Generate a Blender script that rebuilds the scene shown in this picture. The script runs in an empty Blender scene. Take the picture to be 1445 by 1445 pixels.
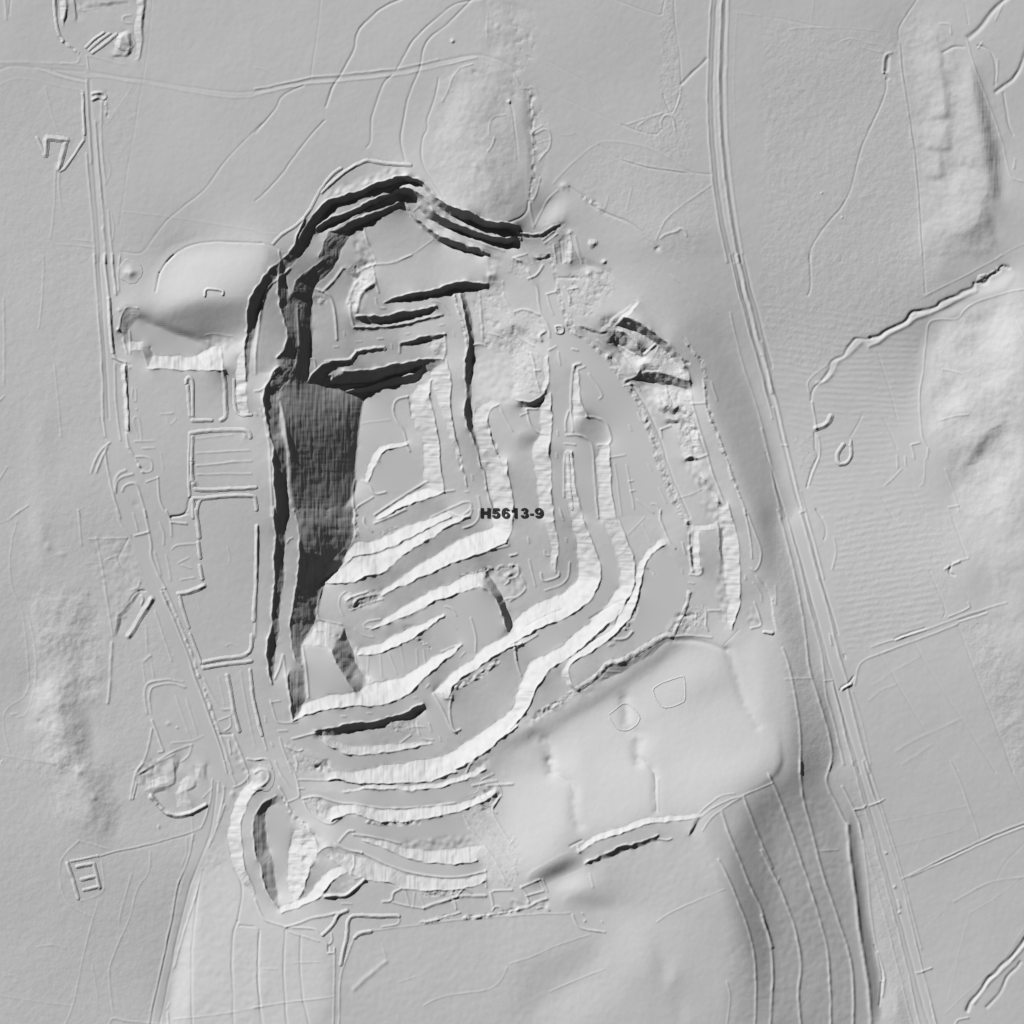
import bpy, math
import numpy as np
from mathutils import Vector

# ---------------------------------------------------------------- layout
# A bare-earth relief of an open pit quarry seen straight down.  One unit = one metre.
# Traced coordinates are written per survey sheet (letter = column, digit = row) in sheet units.
S = 370.0 / 1445.0
OX = {'A': 0.0, 'B': 360.0, 'C': 720.0, 'D': 1075.0}
OY = {'1': 0.0, '2': 360.0, '3': 720.0, '4': 1075.0}
SIZE, MARG = 1445, 70
N = SIZE + 2 * MARG + 1                      # grid vertices per side, 1 m apart
rng = np.random.default_rng(7)
yy, xx = np.mgrid[0:N, 0:N].astype(np.float32)
xx -= MARG
yy -= MARG


def fft_noise(scale, ax=0.0, stretch=1.0, seed=0):
    r = np.random.default_rng(seed).standard_normal((N, N)).astype(np.float32)
    fy = np.fft.fftfreq(N)[:, None]
    fx = np.fft.rfftfreq(N)[None, :]
    c, s = math.cos(ax), math.sin(ax)
    u, v = fx * c + fy * s, -fx * s + fy * c
    k = np.exp(-2 * (math.pi * scale) ** 2 * ((u * stretch) ** 2 + v ** 2))
    o = np.fft.irfft2(np.fft.rfft2(r) * k, s=(N, N)).astype(np.float32)
    return o / o.std()


n_fine = fft_noise(1.0, seed=1)
n_mid = fft_noise(2.6, seed=2)
n_big = fft_noise(9.0, seed=3)
n_huge = fft_noise(45.0, seed=4)
STREAK = [fft_noise(0.9, ax=a, stretch=9.0, seed=10 + i) for i, a in
          enumerate((0, math.pi / 4, math.pi / 2, 3 * math.pi / 4))]
# slightly wandering coordinates so that no edge is ruler straight
WX = xx + 0.55 * n_mid + 1.0 * n_big
WY = yy + 0.55 * np.roll(n_mid, 211, 1) + 1.0 * np.roll(n_big, 307, 0)
LX = xx + 0.12 * n_mid + 0.28 * n_big                 # laid-out lines wander much less
LY = yy + 0.12 * np.roll(n_mid, 211, 1) + 0.28 * np.roll(n_big, 307, 0)


def pts(tile, text):
    out = []
    for p in text.split():
        u, v = p.split(',')
        out.append((OX[tile[0]] + float(u) * S, OY[tile[1]] + float(v) * S))
    return np.array(out, np.float32)


def chaikin(p, n=1):
    for _ in range(n):
        if len(p) < 3:
            return p
        a = 0.75 * p[:-1] + 0.25 * p[1:]
        b = 0.25 * p[:-1] + 0.75 * p[1:]
        q = np.empty((2 * len(a), 2), np.float32)
        q[0::2], q[1::2] = a, b
        q[0], q[-1] = p[0], p[-1]
        p = q
    return p


def extend(p):
    """lines that leave the surveyed sheet run on across the margin"""
    p = list(map(np.array, p))
    for end in (0, -1):
        e = p[end]
        if min(e[0], e[1]) < 3 or max(e[0], e[1]) > SIZE - 4:
            d = e - p[1 if end == 0 else -2]
            d = d / (np.hypot(*d) + 1e-6)
            q = e + d * (MARG + 10)
            if end == 0:
                p.insert(0, q)
            else:
                p.append(q)
    return np.array(p, np.float32)


def window(p, pad):
    x0 = max(0, int(p[:, 0].min() - pad) + MARG); x1 = min(N, int(p[:, 0].max() + pad) + MARG + 2)
    y0 = max(0, int(p[:, 1].min() - pad) + MARG); y1 = min(N, int(p[:, 1].max() + pad) + MARG + 2)
    return slice(y0, max(y0 + 1, y1)), slice(x0, max(x0 + 1, x1))


def seg_d2(X, Y, a, b):
    dx, dy = b[0] - a[0], b[1] - a[1]
    L = dx * dx + dy * dy + 1e-9
    t = np.clip(((X - a[0]) * dx + (Y - a[1]) * dy) / L, 0, 1)
    return (X - a[0] - t * dx) ** 2 + (Y - a[1] - t * dy) ** 2


def line_dist(p, pad, full=False, warp=True):
    sl = window(p, pad)
    GX, GY = (WX, WY) if warp else (LX, LY)
    D = np.full((sl[0].stop - sl[0].start, sl[1].stop - sl[1].start), 1e9, np.float32)
    for a, b in zip(p[:-1], p[1:]):
        if full:
            D = np.minimum(D, seg_d2(GX[sl], GY[sl], a, b))
        else:
            w = window(np.array([a, b]), pad)
            sub = (slice(w[0].start - sl[0].start, w[0].stop - sl[0].start),
                   slice(w[1].start - sl[1].start, w[1].stop - sl[1].start))
            D[sub] = np.minimum(D[sub], seg_d2(GX[w], GY[w], a, b))
    return sl, np.sqrt(D)


def dist_in(sl, p):
    D = np.full(xx[sl].shape, 1e9, np.float32)
    for a, b in zip(p[:-1], p[1:]):
        D = np.minimum(D, seg_d2(WX[sl], WY[sl], a, b))
    return np.sqrt(D)


def inside(sl, p, warp=True):
    X, Y = (WX[sl], WY[sl]) if warp else (xx[sl], yy[sl])
    m = np.zeros(X.shape, bool)
    for a, b in zip(p, np.roll(p, -1, 0)):
        if a[1] == b[1]:
            continue
        c = ((a[1] > Y) != (b[1] > Y)) & (X < (b[0] - a[0]) * (Y - a[1]) / (b[1] - a[1]) + a[0])
        m ^= c
    return m


def blur(a, s):
    """soft edge: three box passes"""
    r = max(1, int(round(s)))
    for _ in range(3):
        for ax in (0, 1):
            pad = [(0, 0), (0, 0)]
            pad[ax] = (r + 1, r)
            c = np.cumsum(np.pad(a, pad, mode='edge'), axis=ax, dtype=np.float64)
            n = a.shape[ax]
            hi = np.take(c, np.arange(2 * r + 1, 2 * r + 1 + n), axis=ax)
            lo = np.take(c, np.arange(0, n), axis=ax)
            a = ((hi - lo) / (2 * r + 1)).astype(np.float32)
    return a


def poly_mask(p, soft):
    sl = window(p, soft * 3 + 3)
    m = inside(sl, p).astype(np.float32)
    return sl, (blur(m, soft) if soft > 0 else m)


def lines(block):
    for ln in block.strip().splitlines():
        ln = ln.strip()
        if ln and not ln.startswith('#'):
            yield ln

ALBEDO = 0.25
SUN_ELEV = 29.0
SUN_POWER = 5.0
EXPOSURE = 1.21

# broad slopes  "sheet gx gy blur: outline"   (gx, gy: rise per metre towards east / south)
SLOPES = """
# western overburden heap
A2 0.189 0.246 10: 880,100 960,0 1200,-20 1400,40 1400,180 1130,190 1000,240 870,240 860,170
A1 0.145 0.189 8: 930,1440 1000,1380 1090,1345 1200,1335 1445,1345 1445,1445
A2 -0.0377 -0.452 6: 760,300 900,330 1000,260 1150,250 1380,250 1370,450 1100,475 1000,440 830,350
A2 -0.0377 -0.566 3: 760,330 830,345 1000,410 1110,450 1110,485 1000,445 850,395 770,360
# north hill
B1 0.145 0.058 14: 960,600 1040,520 1130,380 1200,380 1180,560 1160,700 1200,900 1300,1100 1250,1180 1080,1100 960,950 930,780
B1 -0.0725 -0.029 10: 1330,380 1445,420 1445,700 1380,760 1330,600
C1 -0.3 0 4: 60,480 95,500 125,760 130,1100 105,1110 95,900 80,700
# ne ridge
D1 0.11 0.06 8: 860,40 930,60 960,180 1000,400 1030,640 920,650 860,500 800,420 770,180
D1 0.1 0.05 5: 910,280 975,290 1020,520 1025,635 925,645
D1 0.12 0.06 7: 830,650 920,660 1035,690 1035,820 920,810 850,840
D1 0.12 0.06 7: 860,840 980,850 1005,970 930,990 1035,1010 1000,1300 900,1400 870,1100
D1 -0.34 -0.1 2.5: 962,160 990,250 1010,400 1030,530 1038,650 1020,655 1008,520 992,400 972,290
D1 -0.06 -0.4 2.1: 905,648 1030,632 1038,655 910,664
D1 -0.36 -0.12 2.1: 1030,670 1048,820 1030,835 1018,800 1018,680
D1 -0.03 -0.42 2.1: 900,808 1040,812 1040,838 910,822
D1 -0.36 -0.14 2.1: 985,850 1018,950 1005,985 990,960 975,860
D1 -0.03 -0.38 2.1: 925,972 1005,968 1005,992 930,990
D1 -0.36 -0.12 2.1: 1022,1010 1045,1060 1045,1110 1030,1090 1020,1030
D1 .19 0.07 5: 1060,520 1110,330 1160,380 1180,560 1210,760 1230,860 1120,840 1080,760
D1 .19 0.11 5: 1040,940 1240,920 1265,1030 1210,1080 1200,1220 1050,1280 1000,1120
D1 -0.48 -0.03 4: 1160,350 1195,390 1245,580 1290,760 1310,900 1325,1080 1290,1105 1265,1020 1235,880 1215,740 1178,560
D1 -0.4 -0.05 4: 1215,1070 1245,1120 1285,1300 1265,1345 1230,1240
D1 -0.14 -0.18 4: 1160,860 1230,860 1250,940 1170,950
# east hill
D2 0.2 0.13 10: 930,420 1080,380 1280,230 1445,190 1445,900 1300,950 1180,960 1000,980 900,1000 890,640
D2 0.278 0.163 8.4: 1220,380 1330,300 1400,420 1445,520 1420,640 1280,620
D2 0.232 0.186 10.8: 1180,1150 1300,1020 1445,900 1445,1445 1110,1445 1080,1300
D2 -0.36 -0.2 4: 1320,930 1230,1010 1190,1090 1110,1145 1170,1145 1210,1100 1250,1030 1340,950
D2 0.12 0.34 3: 930,335 1090,290 1200,190 1350,80 1420,110 1300,200 1150,230 1080,320
D2 -0.0696 -0.232 6: 830,300 970,240 1120,150 1250,80 1330,50 1320,80 1100,190 960,270
D3 0.18 0.14 12: 1100,0 1445,0 1445,460 1350,520 1330,300 1180,240
D3 -0.06 -0.04 10: 1130,270 1300,260 1330,460 1180,460 1120,380
D3 0.174 0.131 16: 1290,560 1445,480 1445,900 1380,800
D2 -0.12 -0.05 6: 960,30 1130,20 1250,10 1210,60 1000,110
# western wooded rise
A2 0.113 0.0226 10: 140,860 190,860 210,1000 230,1200 215,1445 150,1445 160,1200
A2 -0.113 -0.0226 10: 225,900 310,900 300,1040 270,1120 250,1445 215,1300 225,1000
A3 0.12 0.02 5: 150,0 210,0 240,200 225,330 170,280
A3 -0.15 -0.05 5: 215,60 270,100 290,200 250,230 220,180
A3 0.09 0.03 8: 190,480 260,480 300,700 300,960 210,900 190,600
A3 -0.09 -0.03 7: 265,500 330,560 480,560 520,800 430,860 310,800 280,640
A3 0.2 0.12 6: 170,900 300,900 315,1080 370,1300 300,1400 200,1350 140,1100
A3 -0.28 -0.07 4: 302,940 360,1000 470,1080 500,1250 520,1445 430,1400 370,1240 325,1080
A4 0.15 0.09 6: 260,0 430,0 460,100 500,220 500,320 400,300 300,200
A4 -0.2 -0.07 5: 450,0 600,20 620,160 660,330 600,420 520,240 470,110
A1 -0.0725 0 14: 20,600 80,640 60,900 140,1180 110,1240 40,1000
A2 0.0566 0.0226 14: 0,60 200,30 220,500 120,420
# quarry: lumpy tipped ground in the middle
B2 0.223 0.148 6: 1215,560 1330,520 1445,560 1445,780 1340,800 1260,800 1215,860 1205,720
C2 .33 0.123 6: 10,560 110,540 150,660 160,760 60,800 0,800
B2 0.148 0.123 6: 1240,250 1330,160 1360,330 1445,430 1445,520 1280,480
C2 0.123 0.0739 6: 0,280 60,300 160,420 100,480 30,440 0,400
C2 -0.123 -0.394 4: 60,990 160,980 150,1050 80,1060
C2 -0.148 -0.444 4: 0,390 60,380 100,460 0,450
C2 -0.444 -0.296 3: 380,880 430,900 520,1000 530,1035 480,1020 400,985 370,960
C2 0.148 0.0986 8: 310,120 420,60 560,120 700,220 640,280 480,400 380,330 330,220
C2 -0.123 -0.369 5: 500,345 600,330 560,390 490,410
C2 -0.394 -0.394 3: 580,420 690,490 740,560 640,535 590,480
C2 -0.296 -0.615 3: 700,660 870,690 980,700 980,730 820,720 720,690
C1 0.296 0.296 5: 165,1220 270,1080 275,1225
C1 -0.0739 -0.197 5: 260,1260 330,1270 300,1445 255,1400
C2 -.07 -.05 8: 380,-20 1240,-100 1290,330 1170,480 980,380 860,450 740,260 560,80
C1 -.055 -.04 8: 330,1060 440,1130 510,1175 640,1220 760,1300 1180,1250 1260,1445 420,1445 340,1270
# slope falling to the highway, east of the pit
C2 -.36 -.04 6: 860,450 1000,580 1090,700 1110,860 1200,1050 1290,1300 1330,1445 1560,1445 1500,1300 1440,1060 1390,900 1290,660 1170,480 980,380
C3 -.34 0 10: 1330,0 1445,0 1445,420 1400,330 1395,120
D3 -0.284 0 8: -20,0 60,0 150,250 200,470 240,700 300,980 380,1290 390,1445 150,1445 150,1000 120,760 90,420 0,380
D3 -0.344 -0.0406 4: 290,900 345,960 390,1160 430,1400 385,1400 380,1290 330,1100
D3 -0.122 0 8: 100,60 200,330 300,640 340,930 280,900 230,640 180,400
D4 -0.265 0 8: 150,0 330,0 380,160 460,340 480,600 540,950 600,1250 610,1445 20,1445 0,1300 -120,900 -200,500 0,160 150,80
C4 -.18 0 10: 1080,290 1290,190 1445,160 1445,1445 1210,1445 1260,960 1210,700 1150,520
D4 -0.447 0 3: 480,300 505,300 545,620 600,950 650,1180 650,1420 612,1420 590,1180 545,950 505,640
D4 0.162 0.0609 6: 600,760 640,760 720,1220 690,1445 660,1445 690,1220 620,950
D4 -0.244 0 4: 740,1220 790,1330 840,1445 770,1445
# south field: western side rises from the farm road
A4 0.186 0 5: 1120,600 1290,620 1330,700 1300,900 1445,900 1445,1445 930,1445 950,1250 1000,1000 1060,800
B4 0.203 0 8: 0,930 250,950 400,1020 405,1445 0,1445
A4 0.25 0.0468 3: 1085,620 1110,600 1100,760 1060,1000 1050,1300 1055,1445 930,1445 960,1150 1010,900
B4 -0.058 0 6: 385,1060 430,1060 430,1445 375,1445
# great spoil heap in the south east
C3 0.148 0.178 14: 200,1280 380,1150 640,1020 900,800 960,760 1150,760 1210,860 1000,1000 760,1200 700,1445 230,1445
C3 0.118 0.236 14: 720,1250 900,1100 1200,1000 1270,1060 1330,1200 1380,1300 1340,1445 720,1445
C3 .14 .09 8: 640,1070 720,1080 710,1190 650,1200
C3 -0.122 0 5: 560,1100 630,1060 640,1190 590,1190
C3 .14 .09 6: 705,1260 760,1230 820,1300 760,1370 700,1330
C3 0.236 0.0887 8: 215,1290 330,1260 400,1380 380,1445 220,1445
C3 0.178 0.0592 7: 1215,790 1340,690 1380,720 1400,1000 1380,1200 1320,1120 1270,990
C3 -0.101 0 8: 1150,780 1215,800 1300,1100 1260,1100 1180,900
C3 -0.143 -0.265 5: 0,1270 200,1200 400,1060 640,930 900,710 1000,700 900,790 650,960 400,1110 210,1210 60,1280 0,1310
B4 0.131 0.102 12: 1350,40 1445,0 1445,560 1380,420 1330,330
C4 0.236 0.178 12: 0,60 200,60 330,130 330,330 260,480 120,600 20,560 0,420
C4 0.178 0.208 12: 240,20 740,0 790,80 790,270 640,330 420,400 370,320 360,160
C4 0.148 0.178 12: 820,20 1260,0 1445,-200 1445,60 1240,160 1080,250 820,290
C4 -0.447 -0.528 6: 120,640 200,590 330,520 400,545 330,590 210,650 150,670
C4 0.236 0.268 6: 200,680 290,625 400,620 460,690 330,720
C4 -0.101 -0.325 6: 320,730 440,740 600,770 560,800 420,790 330,770
C4 -0.162 -0.162 8: 500,640 640,680 560,690
C4 0.118 0.148 14: 540,840 640,820 760,900 800,1080 720,1150 560,1100
C4 -.2 -.02 7: 770,930 815,1010 835,1120 835,1240 800,1240 780,1100
C4 -.2 -.02 7: 880,1270 910,1290 950,1440 910,1445
C4 .2 .08 4: 780,900 850,1060 910,1160 900,1220 850,1200 840,1080
C4 .2 .08 4: 910,1290 950,1330 990,1440 960,1440
C4 -0.122 0 5: 1190,1200 1215,1220 1200,1445 1180,1400
C4 -0.0406 -0.0609 12: 0,1110 260,1010 440,960 520,1100 250,1240 150,1445 0,1445
C4 0.0887 0.0887 12: 200,1260 520,1140 560,1300 400,1445 160,1445
B2 -.78 0.02 1: 235,265 240,480 225,615 150,690 130,790 165,900 190,1110 205,1455 540,1455 575,880 612,762 500,757 385,712 285,690 300,560 308,400 310,205
# pond south west
A2 -0.339 -0.415 3: 675,310 700,290 760,290 850,345 770,355 725,390 715,460 680,440
# fan of end-tipped ground
B4 0.102 0.0725 6: 1140,300 1220,270 1440,440 1440,690 1280,680 1220,500
B1 0.203 0.174 3: 370,1090 480,1020 600,985 780,930 800,960 600,1020 425,1080
# scree in the north west of the pit
B2 0.246 0.246 3: 510,270 560,140 600,60 650,60 655,150 600,220 570,330
B2 -0.2 -0.14 2: 10,640 25,400 62,235 120,155 138,290 168,410 163,520 118,570 112,640
"""

# graded surfaces  "sheet: outline"
FLATS = """
A2: 722,470 725,400 760,358 860,395 1000,450 1105,490 1090,550 950,556 860,545 800,478
B2: 612,765 750,735 850,745 760,790 750,850 775,915 820,965 830,1020 700,1050 640,1120 600,1230 560,1230 575,900
B2: 660,1130 720,1085 840,1050 870,1130 930,1240 850,1290 720,1300 650,1320 630,1250
B3: 560,790 700,790 860,710 900,760 1000,800 880,870 760,930 640,925
B3: 280,765 390,765 450,850 550,1000 430,1005 300,1030
B3: 800,620 1080,480 1230,430 1300,460 1385,650 1240,770 1060,820 960,640
C3: 20,780 300,600 320,590 500,410 500,200 580,150 610,300 600,420 470,590 340,690 130,810 60,930
C3: 740,420 800,220 900,260 980,440 900,690 700,760 640,650
C2: 110,60 160,60 170,250 230,400 400,470 620,720 780,980 900,1430 600,1430 560,1100 540,900 400,800 360,620 260,520 230,800 220,400
C2: 230,800 320,700 310,1000 440,1030 470,1400 400,1430 350,1100 300,1070 300,1440 240,1440
B4: 45,250 170,240 205,330 190,420 180,590 110,640 80,480 45,330
B4: 560,160 780,165 1200,110 1300,110 1100,215 900,240 700,245 480,215 270,180
B4: 490,310 700,340 900,340 1130,300 1160,400 900,430 740,430 560,370
B4: 130,20 180,20 250,190 560,380 930,550 1220,560 1260,590 1060,640 860,610 470,440 270,300 200,230
B3: 120,1170 330,1130 700,1090 960,960 980,1010 1050,1090 1050,1280 980,1360 620,1420 450,1400 220,1250 330,1220 700,1150 930,1060 960,1290 700,1350 460,1330 350,1250 220,1260
"""

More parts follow.
